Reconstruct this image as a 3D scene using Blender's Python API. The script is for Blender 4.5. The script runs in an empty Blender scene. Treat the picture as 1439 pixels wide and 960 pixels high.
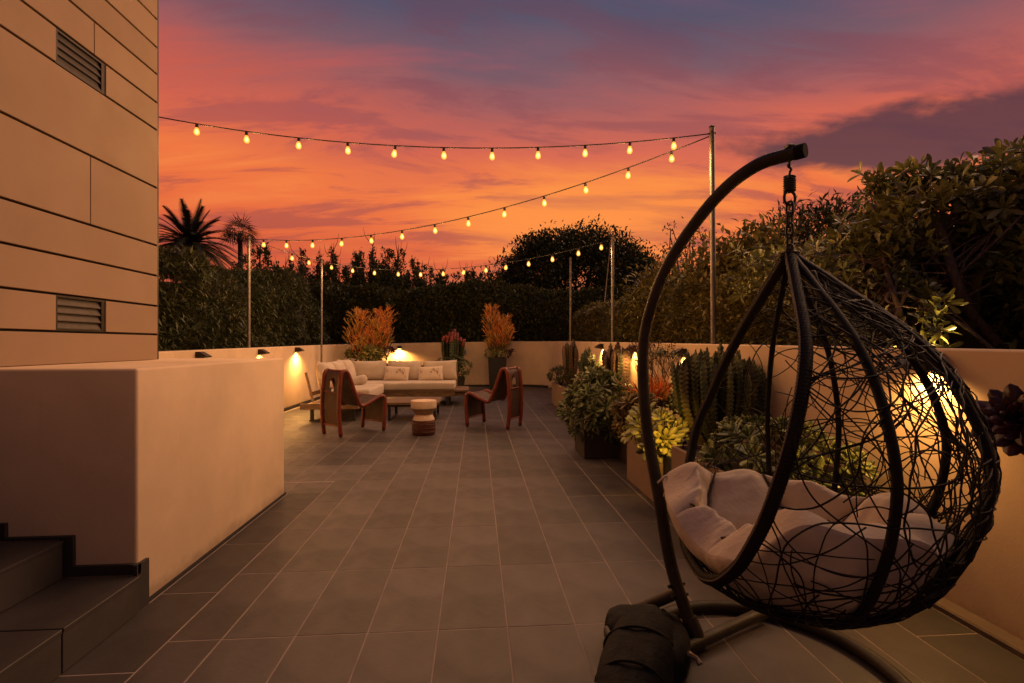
import bpy, bmesh, math
import numpy as np
from mathutils import Vector, Matrix
D = bpy.data
scene = bpy.context.scene
COL = scene.collection
R = math.radians
PI = math.pi
rng = np.random.default_rng(11)

# ------------------------------------------------------------------ camera, exposure
cam_d = D.cameras.new("camera")
cam = D.objects.new("camera", cam_d)
COL.objects.link(cam)
cam.location = (0, 0, 1.257)
cam.rotation_euler = (R(90), 0, R(-4.17))
cam_d.sensor_width = 36
cam_d.lens = 17.16
cam_d.shift_y = 0.0028
cam_d.clip_start = 0.05
cam_d.clip_end = 5000
scene.camera = cam
CAM = np.array((0, 0, 1.257))
scene.view_settings.view_transform = 'Standard'
scene.view_settings.look = 'None'
scene.view_settings.exposure = 0.0
scene.view_settings.gamma = 1.0
scene.view_settings.use_curve_mapping = False


# ------------------------------------------------------------------ node helpers
def srgb(r, g, b):
    f = lambda c: c / 12.92 if c <= 0.04045 else ((c + 0.055) / 1.055) ** 2.4
    return (f(r / 255), f(g / 255), f(b / 255), 1)


class NT:
    def __init__(s, tree):
        s.t = tree
        s.n = tree.nodes
        s.l = tree.links

    def node(s, typ, ins=None, **props):
        n = s.n.new(typ)
        for k, v in props.items():
            setattr(n, k, v)
        for k, v in (ins or {}).items():
            s.set(n.inputs[k], v)
        return n

    def set(s, sock, v):
        if isinstance(v, bpy.types.NodeSocket):
            s.l.new(v, sock)
        else:
            if sock.type == 'RGBA' and hasattr(v, '__len__') and len(v) == 3:
                v = (*v, 1)
            sock.default_value = v

    def math(s, op, a, b=0.0, c=None, clamp=False):
        n = s.node('ShaderNodeMath', {0: a, 1: b}, operation=op)
        if c is not None:
            s.set(n.inputs[2], c)
        n.use_clamp = clamp
        return n.outputs[0]

    def mix(s, fac, a, b, blend='MIX'):
        n = s.node('ShaderNodeMix', data_type='RGBA', blend_type=blend)
        s.set(n.inputs[0], fac)
        s.set(n.inputs[6], a)
        s.set(n.inputs[7], b)
        return n.outputs[2]

    def ramp(s, fac, stops, interp='LINEAR'):
        n = s.node('ShaderNodeValToRGB')
        s.set(n.inputs[0], fac)
        cr = n.color_ramp
        cr.interpolation = interp
        while len(cr.elements) < len(stops):
            cr.elements.new(0.5)
        for e, (p, c) in zip(cr.elements, stops):
            e.position = p
            e.color = c if hasattr(c, '__len__') else (c, c, c, 1)
        return n.outputs[0]

    def smooth(s, x, a, b):
        n = s.node('ShaderNodeMapRange', {0: x, 1: a, 2: b, 3: 0.0, 4: 1.0}, interpolation_type='SMOOTHSTEP')
        return n.outputs[0]

    def noise(s, vec, scale, detail=4, rough=0.55, dist=0.0, out=0):
        n = s.node('ShaderNodeTexNoise', {'Scale': scale, 'Detail': detail, 'Roughness': rough, 'Distortion': dist})
        if vec is not None:
            s.set(n.inputs['Vector'], vec)
        return n.outputs[out]


# ------------------------------------------------------------------ sky (dusk)
world = D.worlds.new("World")
scene.world = world
world.use_nodes = True
w = NT(world.node_tree)
w.n.clear()
gen = w.node('ShaderNodeTexCoord').outputs['Generated']
sx = w.node('ShaderNodeSeparateXYZ', {0: gen})
dx, dy, dz = sx.outputs
SKY_GAIN = 1.0
# a wobble of the elevation so that the bands of colour are not level
lean = w.math('MULTIPLY_ADD', dx, 0.035, dz)
pz = w.math('ADD', w.math('ABSOLUTE', dz), 0.16)
cl = w.node('ShaderNodeCombineXYZ', {0: w.math('DIVIDE', dx, pz), 1: w.math('DIVIDE', dy, pz), 2: 0.0}).outputs[0]
rot = w.node('ShaderNodeMapping', {'Vector': cl, 'Rotation': (0, 0, R(24)), 'Scale': (0.55, 1.5, 1.0)}).outputs[0]
n_big = w.noise(rot, 1.15, 5, 0.52, 0.7)
rot2 = w.node('ShaderNodeMapping', {'Vector': cl, 'Rotation': (0, 0, R(-12)), 'Location': (3.1, 1.7, 0), 'Scale': (0.5, 1.7, 1.0)}).outputs[0]
n_str = w.noise(rot2, 2.2, 9, 0.62, 0.55)
rot3 = w.node('ShaderNodeMapping', {'Vector': cl, 'Rotation': (0, 0, R(10)), 'Scale': (0.8, 1.4, 1.0)}).outputs[0]
n_puff = w.noise(rot3, 2.0, 10, 0.6, 0.3)
elev = w.math('ADD', lean, w.math('MULTIPLY', w.math('SUBTRACT', n_big, 0.5), 0.13))
base = w.ramp(elev, [
    (0.00, srgb(196, 78, 52)), (0.15, srgb(212, 86, 50)), (0.23, srgb(232, 106, 54)), (0.30, srgb(238, 116, 58)),
    (0.37, srgb(212, 98, 74)), (0.43, srgb(172, 90, 86)), (0.485, srgb(122, 85, 96)), (0.55, srgb(86, 79, 101)),
    (0.72, srgb(68, 70, 102)), (1.00, srgb(50, 58, 96))])
# mauve-grey undersides and red-orange lit streaks
m_dark = w.math('MULTIPLY', w.smooth(n_str, 0.49, 0.60), 0.66)
c1 = w.mix(m_dark, base, w.ramp(elev, [(0.1, srgb(160, 66, 56)), (0.35, srgb(164, 78, 76)), (0.6, srgb(76, 66, 90))]))
m_lit = w.math('MULTIPLY', w.smooth(n_str, 0.50, 0.30), 0.45)
c2 = w.mix(m_lit, c1, w.ramp(elev, [(0.1, srgb(236, 108, 54)), (0.3, srgb(255, 146, 68)), (0.42, srgb(224, 92, 68)), (0.54, srgb(120, 80, 104)), (0.8, srgb(66, 70, 104))]))
# red cloud sheet high on the left
ml = w.math('MULTIPLY', w.smooth(dx, 0.25, -0.55), w.math('MULTIPLY', w.smooth(elev, 0.28, 0.38), w.smooth(elev, 0.49, 0.41)))
c3 = w.mix(w.math('MULTIPLY', w.math('MULTIPLY', ml, 0.45), w.smooth(n_str, 0.62, 0.40)), c2, srgb(194, 84, 64))
gx = w.math('SUBTRACT', dx, 0.20)
gz = w.math('SUBTRACT', dz, 0.25)
glow = w.math('ADD', w.math('MULTIPLY', w.math('MULTIPLY', gx, gx), 7.0), w.math('MULTIPLY', w.math('MULTIPLY', gz, gz), 95.0))
glow = w.math('ADD', glow, w.math('MULTIPLY', w.math('SUBTRACT', n_str, 0.5), 2.4))
mg = w.math('MULTIPLY', w.smooth(glow, 1.0, 0.0), w.smooth(dy, -0.1, 0.3))
c3 = w.mix(w.math('MULTIPLY', mg, 0.7), c3, srgb(252, 144, 56))
# dark cloud bank to the right of the sunset
bx = w.math('SUBTRACT', dx, 0.78)
bz = w.math('SUBTRACT', w.math('MULTIPLY_ADD', dx, 0.16, dz), 0.418)
bank = w.math('ADD', w.math('MULTIPLY', w.math('MULTIPLY', bx, bx), 6.0), w.math('MULTIPLY', w.math('MULTIPLY', bz, bz), 260.0))
bank = w.math('ADD', bank, w.math('MULTIPLY', w.math('SUBTRACT', n_puff, 0.5), 2.3))
bank = w.math('ADD', bank, w.math('MULTIPLY', w.math('SUBTRACT', n_big, 0.5), 0.8))
mb = w.math('MULTIPLY', w.smooth(bank, 0.84, 0.28), w.smooth(dy, -0.1, 0.3))
c4 = w.mix(w.math('MULTIPLY', mb, 0.96), c3, w.mix(n_str, srgb(104, 56, 62), srgb(82, 50, 60)))
# the half of the sky opposite the sunset is duller and bluer
back = w.smooth(dy, 0.25, -0.75)
c5 = w.mix(back, c4, w.ramp(dz, [(0.0, srgb(104, 68, 58)), (0.25, srgb(108, 72, 64)), (0.6, srgb(84, 72, 82)), (1.0, srgb(54, 60, 98))]))
grd = w.smooth(dz, 0.0, -0.04)
c6 = w.mix(grd, c5, (0.02, 0.012, 0.01, 1))
SUN_EL, SUN_AZ = R(4), R(12)
nish = w.node('ShaderNodeTexSky', sky_type='NISHITA', sun_disc=False, sun_elevation=SUN_EL, sun_rotation=SUN_AZ)
bg1 = w.node('ShaderNodeBackground', {'Color': c6, 'Strength': SKY_GAIN})
bg2 = w.node('ShaderNodeBackground', {'Color': nish.outputs[0], 'Strength': 0.006})
ws = w.node('ShaderNodeAddShader', {0: bg1.outputs[0], 1: bg2.outputs[0]})
wo = w.node('ShaderNodeOutputWorld', {'Surface': ws.outputs[0]})

# wide warm sun lamp, placed off the sunset to brighten the right-facing sides
sun_d = D.lights.new("sun", 'SUN')
sun_d.energy = 2.3
sun_d.angle = R(60)
sun_d.color = (1.0, 0.54, 0.28)
sun = D.objects.new("sun", sun_d)
COL.objects.link(sun)
sv = Vector((0.76, 0.36, 0.60))
sun.rotation_euler = sv.to_track_quat('Z', 'Y').to_euler()

BULB_W = 9.5      # watts of one string bulb
WALL_W = 38.0      # watts of one wall lamp
GARDEN_W = 40.0


# ------------------------------------------------------------------ materials
def mat(name, col, rough=0.7, vary=0.12, scale=6.0, bump=0.0, bscale=40.0, metal=0.0, island=False, trans=0.0,
        col2=None, detail=6, spec=0.5, stretch=None, obj_rand=0.0, bdist=0.01):
    m = D.materials.new(name)
    m.use_nodes = True
    t = NT(m.node_tree)
    p = t.n['Principled BSDF']
    tc = t.node('ShaderNodeTexCoord').outputs['Object']
    if stretch:
        tc = t.node('ShaderNodeMapping', {'Vector': tc, 'Scale': stretch}).outputs[0]
    col = (*col[:3], 1)
    c2 = (*(col2 or [c * (1 - 2.2 * vary) for c in col[:3]])[:3], 1)
    n = t.noise(tc, scale, detail, 0.6)
    f = t.smooth(n, 0.3, 0.7)
    c = t.mix(f, col, c2)
    if island or obj_rand:
        r1 = t.node('ShaderNodeNewGeometry').outputs['Random Per Island']
        r2 = t.node('ShaderNodeObjectInfo').outputs['Random']
        r = t.math('FRACT', t.math('ADD', r1, r2)) if island else r2
        amt = 0.55 if island else obj_rand
        k = t.math('MULTIPLY_ADD', r, 2 * amt, 1 - amt)
        c = t.mix(1.0, c, t.node('ShaderNodeCombineColor', {0: k, 1: k, 2: k}).outputs[0], 'MULTIPLY')
    t.set(p.inputs['Base Color'], c)
    rn = t.math('MULTIPLY_ADD', t.noise(tc, scale * 2.3, 4), 0.24, rough - 0.12, clamp=True)
    t.set(p.inputs['Roughness'], rn)
    p.inputs['Metallic'].default_value = metal
    p.inputs['Specular IOR Level'].default_value = spec
    if bump:
        b = t.node('ShaderNodeBump', {'Strength': bump, 'Distance': bdist, 'Height': t.noise(tc, bscale, 5, 0.6)})
        t.set(p.inputs['Normal'], b.outputs[0])
    if trans:
        tr = t.node('ShaderNodeBsdfTranslucent', {'Color': c})
        mx = t.node('ShaderNodeMixShader', {0: trans, 1: p.outputs[0], 2: tr.outputs[0]})
        t.set(t.n['Material Output'].inputs[0], mx.outputs[0])
    return m


def emit_mat(name, col, strength, transparent=0.0):
    m = D.materials.new(name)
    m.use_nodes = True
    t = NT(m.node_tree)
    t.n.remove(t.n['Principled BSDF'])
    e = t.node('ShaderNodeEmission', {'Color': (*col, 1), 'Strength': strength})
    o = e.outputs[0]
    if transparent:
        g = t.node('ShaderNodeBsdfTransparent', {'Color': (1, 0.93, 0.8, 1)})
        o = t.node('ShaderNodeMixShader', {0: transparent, 1: o, 2: g.outputs[0]}).outputs[0]
    t.set(t.n['Material Output'].inputs[0], o)
    return m


M = dict(
    stucco=mat('stucco', (0.75, 0.55, 0.355), 0.85, 0.10, 1.1, 0.16, 60, bdist=0.004, detail=9),
    panel=mat('stone panel', (0.29, 0.195, 0.125), 0.75, 0.06, 1.6, 0.15, 90, obj_rand=0.09, bdist=0.003),
    joint=mat('dark joint', (0.03, 0.022, 0.02), 0.9),  # near-black for panel joints, backing wall and skirtings
    slate=mat('slate tile', (0.085, 0.070, 0.067), 0.48, 0.2, 2.6, 0.35, 26, obj_rand=0.28, bdist=0.004),
    slate_dark=mat('dark slate tile', (0.048, 0.039, 0.036), 0.55, 0.16, 3.5, 0.35, 26, obj_rand=0.2, bdist=0.004),
    grout=mat('grout', (0.32, 0.25, 0.215), 0.9, 0.12, 9),
    ledge=mat('pale ledge', (0.15, 0.105, 0.075), 0.85, 0.1, 5, 0.2, 60),
    black=mat('black metal', (0.018, 0.016, 0.016), 0.45, 0.1, 8, 0.1, 60),
    bronze=mat('dark bronze', (0.04, 0.032, 0.026), 0.4, 0.15, 9, 0.1, 60, metal=0.6),
    pole=mat('galvanised steel', (0.30, 0.26, 0.23), 0.5, 0.15, 12, metal=0.85),
    cable=mat('cable', (0.012, 0.010, 0.010), 0.6),
    glass=emit_mat('lit bulb glass', (1.0, 0.40, 0.055), 2.4, 0.5),
    filament=emit_mat('glowing filament', (1.0, 0.60, 0.16), 8.0),
    lens=emit_mat('lit lamp lens', (1.0, 0.68, 0.25), 20.0),
    wood=mat('teak', (0.26, 0.15, 0.08), 0.55, 0.25, 7, 0.25, 30, stretch=(1, 8, 8)),
    slat=mat('dark louvre', (0.06, 0.038, 0.024), 0.6, 0.2, 9),
    wood_dark=mat('dark stained wood', (0.22, 0.13, 0.07), 0.5, 0.25, 7, 0.25, 30, stretch=(1, 8, 8)),
    fabric=mat('beige upholstery', (0.58, 0.475, 0.385), 0.95, 0.06, 5, 0.5, 260, bdist=0.002),
    pattern=None,
    red=mat('red lacquered leather', (0.20, 0.033, 0.017), 0.42, 0.18, 9, 0.15, 70),
    weave=mat('dark woven leather', (0.07, 0.026, 0.016), 0.6, 0.2, 9, 0.5, 160),
    stool_pale=mat('pale terracotta', (0.74, 0.54, 0.38), 0.7, 0.1, 6, 0.2, 60),
    stool_mid=mat('brown glaze', (0.34, 0.20, 0.12), 0.5, 0.15, 6, 0.2, 60),
    stool_red=mat('carved red wood', (0.13, 0.032, 0.016), 0.5, 0.3, 7, 0.4, 40, stretch=(1, 1, 5)),
    pot=mat('dark planter', (0.032, 0.028, 0.026), 0.6, 0.1, 6, 0.2, 60),
    pot_brown=mat('dark brown planter', (0.05, 0.036, 0.026), 0.6, 0.1, 6, 0.2, 60),
    tan=mat('tan planter', (0.27, 0.175, 0.11), 0.8, 0.08, 5, 0.25, 80),
    soil=mat('soil', (0.05, 0.032, 0.02), 0.95, 0.3, 14, 0.7, 30),
    hedge=mat('hedge leaf', (0.042, 0.054, 0.015), 0.6, 0.3, 1.6, island=True, trans=0.15, col2=(0.064, 0.062, 0.018)),
    hedge_b=mat('back hedge leaf', (0.062, 0.076, 0.022), 0.6, 0.3, 1.6, island=True, trans=0.15, col2=(0.09, 0.08, 0.024)),
    hedge_r=mat('broad hedge leaf', (0.125, 0.118, 0.030), 0.45, 0.3, 1.2, island=True, trans=0.3, col2=(0.19, 0.145, 0.036)),
    dome=mat('tree leaf', (0.040, 0.055, 0.017), 0.6, 0.3, 1.0, island=True, trans=0.12, col2=(0.058, 0.060, 0.018)),
    palm=mat('palm leaf', (0.035, 0.04, 0.016), 0.6, 0.2, 1.0, island=True),
    mag=mat('broad leaf', (0.15, 0.165, 0.045), 0.34, 0.25, 1.5, island=True, trans=0.22, spec=0.8, col2=(0.22, 0.20, 0.05)),
    sapling=mat('russet leaf', (0.10, 0.035, 0.02), 0.6, 0.2, 1.5, island=True, trans=0.2),
    bark=mat('bark', (0.16, 0.10, 0.065), 0.85, 0.3, 12, 0.6, 40, stretch=(6, 6, 1)),
    bark_dark=mat('dark bark', (0.06, 0.042, 0.03), 0.9, 0.3, 12, 0.6, 40, stretch=(6, 6, 1)),
    jade=mat('jade leaf', (0.095, 0.130, 0.042), 0.42, 0.2, 3, island=True, col2=(0.150, 0.155, 0.05)),
    aeon=mat('aeonium leaf', (0.20, 0.205, 0.05), 0.45, 0.2, 5, island=True, col2=(0.28, 0.24, 0.055)),
    aeon_o=mat('russet succulent leaf', (0.17, 0.145, 0.042), 0.45, 0.2, 5, island=True, col2=(0.22, 0.13, 0.04)),
    aeon_b=mat('broad succulent leaf', (0.11, 0.15, 0.04), 0.45, 0.2, 5, island=True, col2=(0.155, 0.165, 0.042)),
    aeon_r=mat('dark red succulent leaf', (0.085, 0.014, 0.012), 0.4, 0.2, 9, island=True, col2=(0.04, 0.010, 0.010)),
    cact=mat('cactus green', (0.060, 0.080, 0.030), 0.55, 0.25, 7, 0.3, 30, island=True),
    cact_d=mat('dark spiny cactus', (0.070, 0.095, 0.030), 0.6, 0.3, 9, 0.3, 40, island=True, col2=(0.115, 0.115, 0.035)),
    cact_y=mat('yellow green cactus', (0.12, 0.095, 0.026), 0.55, 0.25, 7, 0.3, 30),
    cact_r=mat('red tinged cactus', (0.10, 0.045, 0.026), 0.55, 0.25, 7, 0.3, 30, island=True, col2=(0.06, 0.05, 0.025)),
    cact_tip=mat('red cactus tip', (0.34, 0.055, 0.05), 0.55, 0.25, 7),
    fire=mat('orange stick', (0.64, 0.17, 0.04), 0.6, 0.2, 3, island=True, col2=(0.60, 0.36, 0.07)),
    fire_low=mat('olive stick', (0.26, 0.16, 0.035), 0.6, 0.2, 5, island=True, col2=(0.12, 0.11, 0.03)),
    twig=mat('dry twig', (0.11, 0.055, 0.035), 0.8, 0.2, 5),
    twine=mat('pale twine', (0.16, 0.11, 0.075), 0.7),
    wicker=mat('wicker strand', (0.014, 0.010, 0.008), 0.55, 0.2, 18, 0.2, 120, spec=0.25),
    frame=mat('wrapped frame', (0.013, 0.010, 0.008), 0.65, 0.2, 12, 0.3, 140, spec=0.2),
    stand=mat('painted stand tube', (0.050, 0.039, 0.026), 0.5, 0.25, 6, 0.15, 60, spec=0.35),
    cushion=mat('taupe cushion', (0.68, 0.57, 0.44), 0.95, 0.06, 6, 0.35, 34, bdist=0.012),
    rubber=mat('black rubber', (0.014, 0.013, 0.012), 0.85, spec=0.15),
    cord=mat('crease shade cord', (0.10, 0.07, 0.055), 0.9),  # dark tone that paints the shade of the cushion creases
    bag=mat('black nylon', (0.008, 0.0075, 0.0075), 0.8, 0.2, 6, 0.6, 40, spec=0.3),
    ground=mat('garden soil', (0.045, 0.034, 0.022), 0.95, 0.3, 0.8, 0.6, 9),
    plate=mat('pale cover plate', (0.52, 0.46, 0.40), 0.6, 0.05, 6),
    plate_in=mat('grey green socket', (0.16, 0.17, 0.13), 0.5, 0.1, 6),
)


def pattern_mat():
    m = D.materials.new('patterned linen')
    m.use_nodes = True
    t = NT(m.node_tree)
    p = t.n['Principled BSDF']
    tc = t.node('ShaderNodeTexCoord').outputs['Object']
    mp = t.node('ShaderNodeMapping', {'Vector': tc, 'Scale': (16, 10, 6)}).outputs[0]
    n = t.noise(mp, 1.3, 3, 0.5, 0.6)
    f = t.smooth(n, 0.54, 0.62)
    sp = t.node('ShaderNodeSeparateXYZ', {0: tc})
    edge = t.math('MULTIPLY', t.smooth(t.math('ABSOLUTE', sp.outputs[0]), 0.24, 0.19), t.smooth(t.math('ABSOLUTE', sp.outputs[2]), 0.13, 0.09))
    c = t.mix(t.math('MULTIPLY', t.math('MULTIPLY', f, edge), 0.8), (0.66, 0.53, 0.42, 1), (0.22, 0.12, 0.09, 1))
    t.set(p.inputs['Base Color'], c)
    p.inputs['Roughness'].default_value = 0.95
    return m


M['pattern'] = pattern_mat()


def weather(m_):
    """splash dirt along the foot of the walls and faint trowel clouding"""
    t = NT(m_.node_tree)
    p = t.n['Principled BSDF']
    base_ = p.inputs['Base Color'].links[0].from_socket
    tc = t.node('ShaderNodeTexCoord').outputs['Object']
    z = t.node('ShaderNodeSeparateXYZ', {0: tc}).outputs[2]
    n = t.noise(tc, 7.0, 6, 0.65)
    edge = t.math('ADD', z, t.math('MULTIPLY', t.math('SUBTRACT', n, 0.5), 0.22))
    f = t.math('MULTIPLY', t.smooth(edge, 0.11, 0.0), 0.45)
    st = t.node('ShaderNodeMapping', {'Vector': tc, 'Scale': (9, 9, 0.7)}).outputs[0]
    f2 = t.math('MULTIPLY', t.smooth(t.noise(st, 1.6, 5, 0.6), 0.60, 0.78), 0.16)
    c = t.mix(t.math('MAXIMUM', f, f2), base_, (0.20, 0.13, 0.09, 1))
    t.set(p.inputs['Base Color'], c)


weather(M['stucco'])


# ------------------------------------------------------------------ geometry helpers
class G:
    """collects vertices and faces for one mesh"""

    def __init__(s):
        s.v = []
        s.f = []

    def add(s, vs, fs):
        o = len(s.v)
        s.v.extend(tuple(map(float, p)) for p in vs)
        s.f.extend(tuple(i + o for i in f) for f in fs)
        return s

    def box(s, lo, hi, bev=0.0, seg=1):
        if bev <= 0:
            x0, y0, z0 = lo
            x1, y1, z1 = hi
            return s.add([(x0, y0, z0), (x1, y0, z0), (x1, y1, z0), (x0, y1, z0), (x0, y0, z1), (x1, y0, z1), (x1, y1, z1), (x0, y1, z1)],
                         [(0, 3, 2, 1), (4, 5, 6, 7), (0, 1, 5, 4), (1, 2, 6, 5), (2, 3, 7, 6), (3, 0, 4, 7)])
        bm = bmesh.new()
        bmesh.ops.create_cube(bm, size=1)
        c = [(a + b) / 2 for a, b in zip(lo, hi)]
        d = [b - a for a, b in zip(lo, hi)]
        for v in bm.verts:
            v.co = Vector([c[i] + v.co[i] * d[i] for i in range(3)])
        bmesh.ops.bevel(bm, geom=list(bm.edges), offset=bev, segments=seg, affect='EDGES', profile=0.5)
        bm.verts.index_update()
        s.add([v.co[:] for v in bm.verts], [[v.index for v in f.verts] for f in bm.faces])
        bm.free()
        return s

    def tube(s, pts, rad, n=6, cap=True, closed=False):
        P = np.array(pts, float)
        k = len(P)
        rr = np.full(k, rad, float) if np.isscalar(rad) else np.array(rad, float)
        T = np.empty_like(P)
        if closed:
            T = np.roll(P, -1, 0) - np.roll(P, 1, 0)
        else:
            T[1:-1] = P[2:] - P[:-2]
            T[0] = P[1] - P[0]
            T[-1] = P[-1] - P[-2]
        T /= np.linalg.norm(T, axis=1)[:, None] + 1e-12
        up = np.array((0, 0, 1.0)) if abs(T[0][2]) < 0.9 else np.array((1.0, 0, 0))
        u = np.cross(T[0], up)
        u /= np.linalg.norm(u)
        a = np.arange(n) * 2 * PI / n
        vs = []
        for i in range(k):
            u = u - T[i] * np.dot(u, T[i])
            u /= np.linalg.norm(u) + 1e-12
            v = np.cross(T[i], u)
            vs.extend(P[i] + rr[i] * (np.cos(a)[:, None] * u + np.sin(a)[:, None] * v))
        fs = []
        for i in range(k if closed else k - 1):
            j = (i + 1) % k
            for q in range(n):
                r = (q + 1) % n
                fs.append((i * n + q, i * n + r, j * n + r, j * n + q))
        if cap and not closed:
            fs.append(tuple(range(n))[::-1])
            fs.append(tuple((k - 1) * n + q for q in range(n)))
        return s.add(vs, fs)

    def lathe(s, prof, n=20, c=(0, 0, 0), cap=True):
        vs, fs = [], []
        for r, z in prof:
            for q in range(n):
                a = q * 2 * PI / n
                vs.append((c[0] + r * math.cos(a), c[1] + r * math.sin(a), c[2] + z))
        for i in range(len(prof) - 1):
            for q in range(n):
                r = (q + 1) % n
                fs.append((i * n + q, i * n + r, (i + 1) * n + r, (i + 1) * n + q))
        if cap:
            fs.append(tuple(range(n))[::-1])
            fs.append(tuple((len(prof) - 1) * n + q for q in range(n)))
        return s.add(vs, fs)

    def grid(s, V, wrap=False):
        """V: array (a, b, 3)"""
        a, b = V.shape[:2]
        fs = []
        for i in range(a - 1):
            for j in range(b if wrap else b - 1):
                k = (j + 1) % b
                fs.append((i * b + j, i * b + k, (i + 1) * b + k, (i + 1) * b + j))
        return s.add(V.reshape(-1, 3), fs)

    def rot(s, m):
        s.v = [tuple(m @ Vector(p)) for p in s.v]
        return s


WL = {}


def link(o, parent=None):
    COL.objects.link(o)
    if parent is not None:
        o.parent = parent
        WL[o.name] = WL.get(parent.name, Vector((0, 0, 0)))
    return o


def emit(g, name, m, parent=None, smooth=False, label=None, kind=None):
    me = D.meshes.new(name)
    off = WL.get(parent.name, Vector((0, 0, 0))) if parent is not None else Vector((0, 0, 0))
    vs = g.v if off.length == 0 else [(x - off.x, y - off.y, z - off.z) for x, y, z in g.v]
    me.from_pydata(vs, [], g.f)
    me.materials.append(m)
    if smooth:
        me.polygons.foreach_set('use_smooth', [True] * len(me.polygons))
        if smooth == 'auto':
            me.set_sharp_from_angle(angle=R(38))
    o = D.objects.new(name, me)
    link(o, parent)
    if label:
        o['label'] = label
    if kind:
        o['kind'] = kind
    return o


def tag(o, label, cat, group=None, kind=None):
    o['label'] = label
    o['category'] = cat
    if group:
        o['group'] = group
    if kind:
        o['kind'] = kind
    return o


def thing(name, label, cat, loc=(0, 0, 0), group=None, rotz=0.0, local=False):
    o = D.objects.new(name, None)
    o.empty_display_size = 0.1
    COL.objects.link(o)
    o.location = loc
    o.rotation_euler = (0, 0, rotz)
    WL[o.name] = Vector((0, 0, 0)) if local else Vector(loc)
    return tag(o, label, cat, group)


def copy_tree(o, parent=None):
    c = o.copy()
    COL.objects.link(c)
    c.parent = parent
    for ch in list(o.children):
        copy_tree(ch, c)
    return c


def mesh_np(name, V, F, m):
    """fast mesh from arrays; F (k, n) of equal-size faces"""
    me = D.meshes.new(name)
    V = np.ascontiguousarray(V, np.float32)
    F = np.ascontiguousarray(F, np.int32)
    k, n = F.shape
    me.vertices.add(len(V))
    me.vertices.foreach_set('co', V.ravel())
    me.loops.add(k * n)
    me.loops.foreach_set('vertex_index', F.ravel())
    me.polygons.add(k)
    me.polygons.foreach_set('loop_start', np.arange(k, dtype=np.int32) * n)
    me.update(calc_edges=True)
    me.validate()
    me.materials.append(m)
    return me


def leaf_tpl(w1=0.14, w2=0.2, curl=0.15, fold=0.25, fine=True):
    """a leaf of unit length along x, width along y: triangles"""
    if not fine:
        V = np.array([(0, 0, 0), (0.45, w2, fold * w2), (0.45, -w2, fold * w2), (0.5, 0, 0), (1, 0, -curl)])
        F = np.array([(0, 2, 3), (0, 3, 1), (3, 2, 4), (1, 3, 4)])
        return V, F
    xs = [0, 0.3, 0.68, 0.9, 1.0]
    ws = [0.02, w1, w2, w2 * 0.62, 0.0]
    V, F = [], []
    for x, ww in zip(xs, ws):
        z = -curl * x * x
        V += [(x, -ww, z + fold * ww), (x, 0, z), (x, ww, z + fold * ww)]
    for i in range(4):
        a, b = 3 * i, 3 * i + 3
        for k in (0, 1):
            F += [(a + k, b + k, b + k + 1), (a + k, b + k + 1, a + k + 1)]
    return np.array(V, float), np.array(F)


def thick_leaf(w1=0.13, w2=0.24, th=0.10, curl=-0.12):
    """fleshy leaf: closed hull, spoon shaped"""
    xs = [0, 0.35, 0.7, 0.92]
    ws = [0.05, w1, w2, w2 * 0.6]
    V, F = [], []
    for x, ww in zip(xs, ws):
        z = -curl * x * x
        t = th * (0.5 + 0.5 * min(1, x / 0.4))
        V += [(x, -ww, z), (x, 0, z + t * 0.5 - 0.05 * x), (x, ww, z), (x, 0, z - t * 0.6)]
    n = len(V)
    V.append((1.02, 0, -curl))
    for i in range(3):
        for k in range(4):
            a, b = 4 * i + k, 4 * i + (k + 1) % 4
            F += [(a, a + 4, b + 4), (a, b + 4, b)]
    for k in range(4):
        F.append((12 + k, n, 12 + (k + 1) % 4))
    return np.array(V, float), np.array(F)


def unit(a):
    return a / (np.linalg.norm(a, axis=-1, keepdims=True) + 1e-9)


def frames(dirs, ups=None, roll=None):
    x = unit(dirs)
    up = np.tile((0, 0, 1.0), (len(x), 1)) if ups is None else unit(ups)
    y = np.cross(up, x)
    bad = np.linalg.norm(y, axis=1) < 1e-3
    y[bad] = (0, 1, 0)
    y = unit(y)
    z = np.cross(x, y)
    if roll is not None:
        c, s_ = np.cos(roll)[:, None], np.sin(roll)[:, None]
        y, z = y * c + z * s_, z * c - y * s_
    return np.stack([x, y, z], axis=2)          # columns are axes


def scatter(tpl, P, Rm, S):
    V, F = tpl
    n = len(P)
    W = np.einsum('nij,vj->nvi', Rm * np.asarray(S)[:, None, None], V) + P[:, None, :]
    FF = F[None] + (np.arange(n) * len(V))[:, None, None]
    return W.reshape(-1, 3), FF.reshape(-1, 3)


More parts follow.
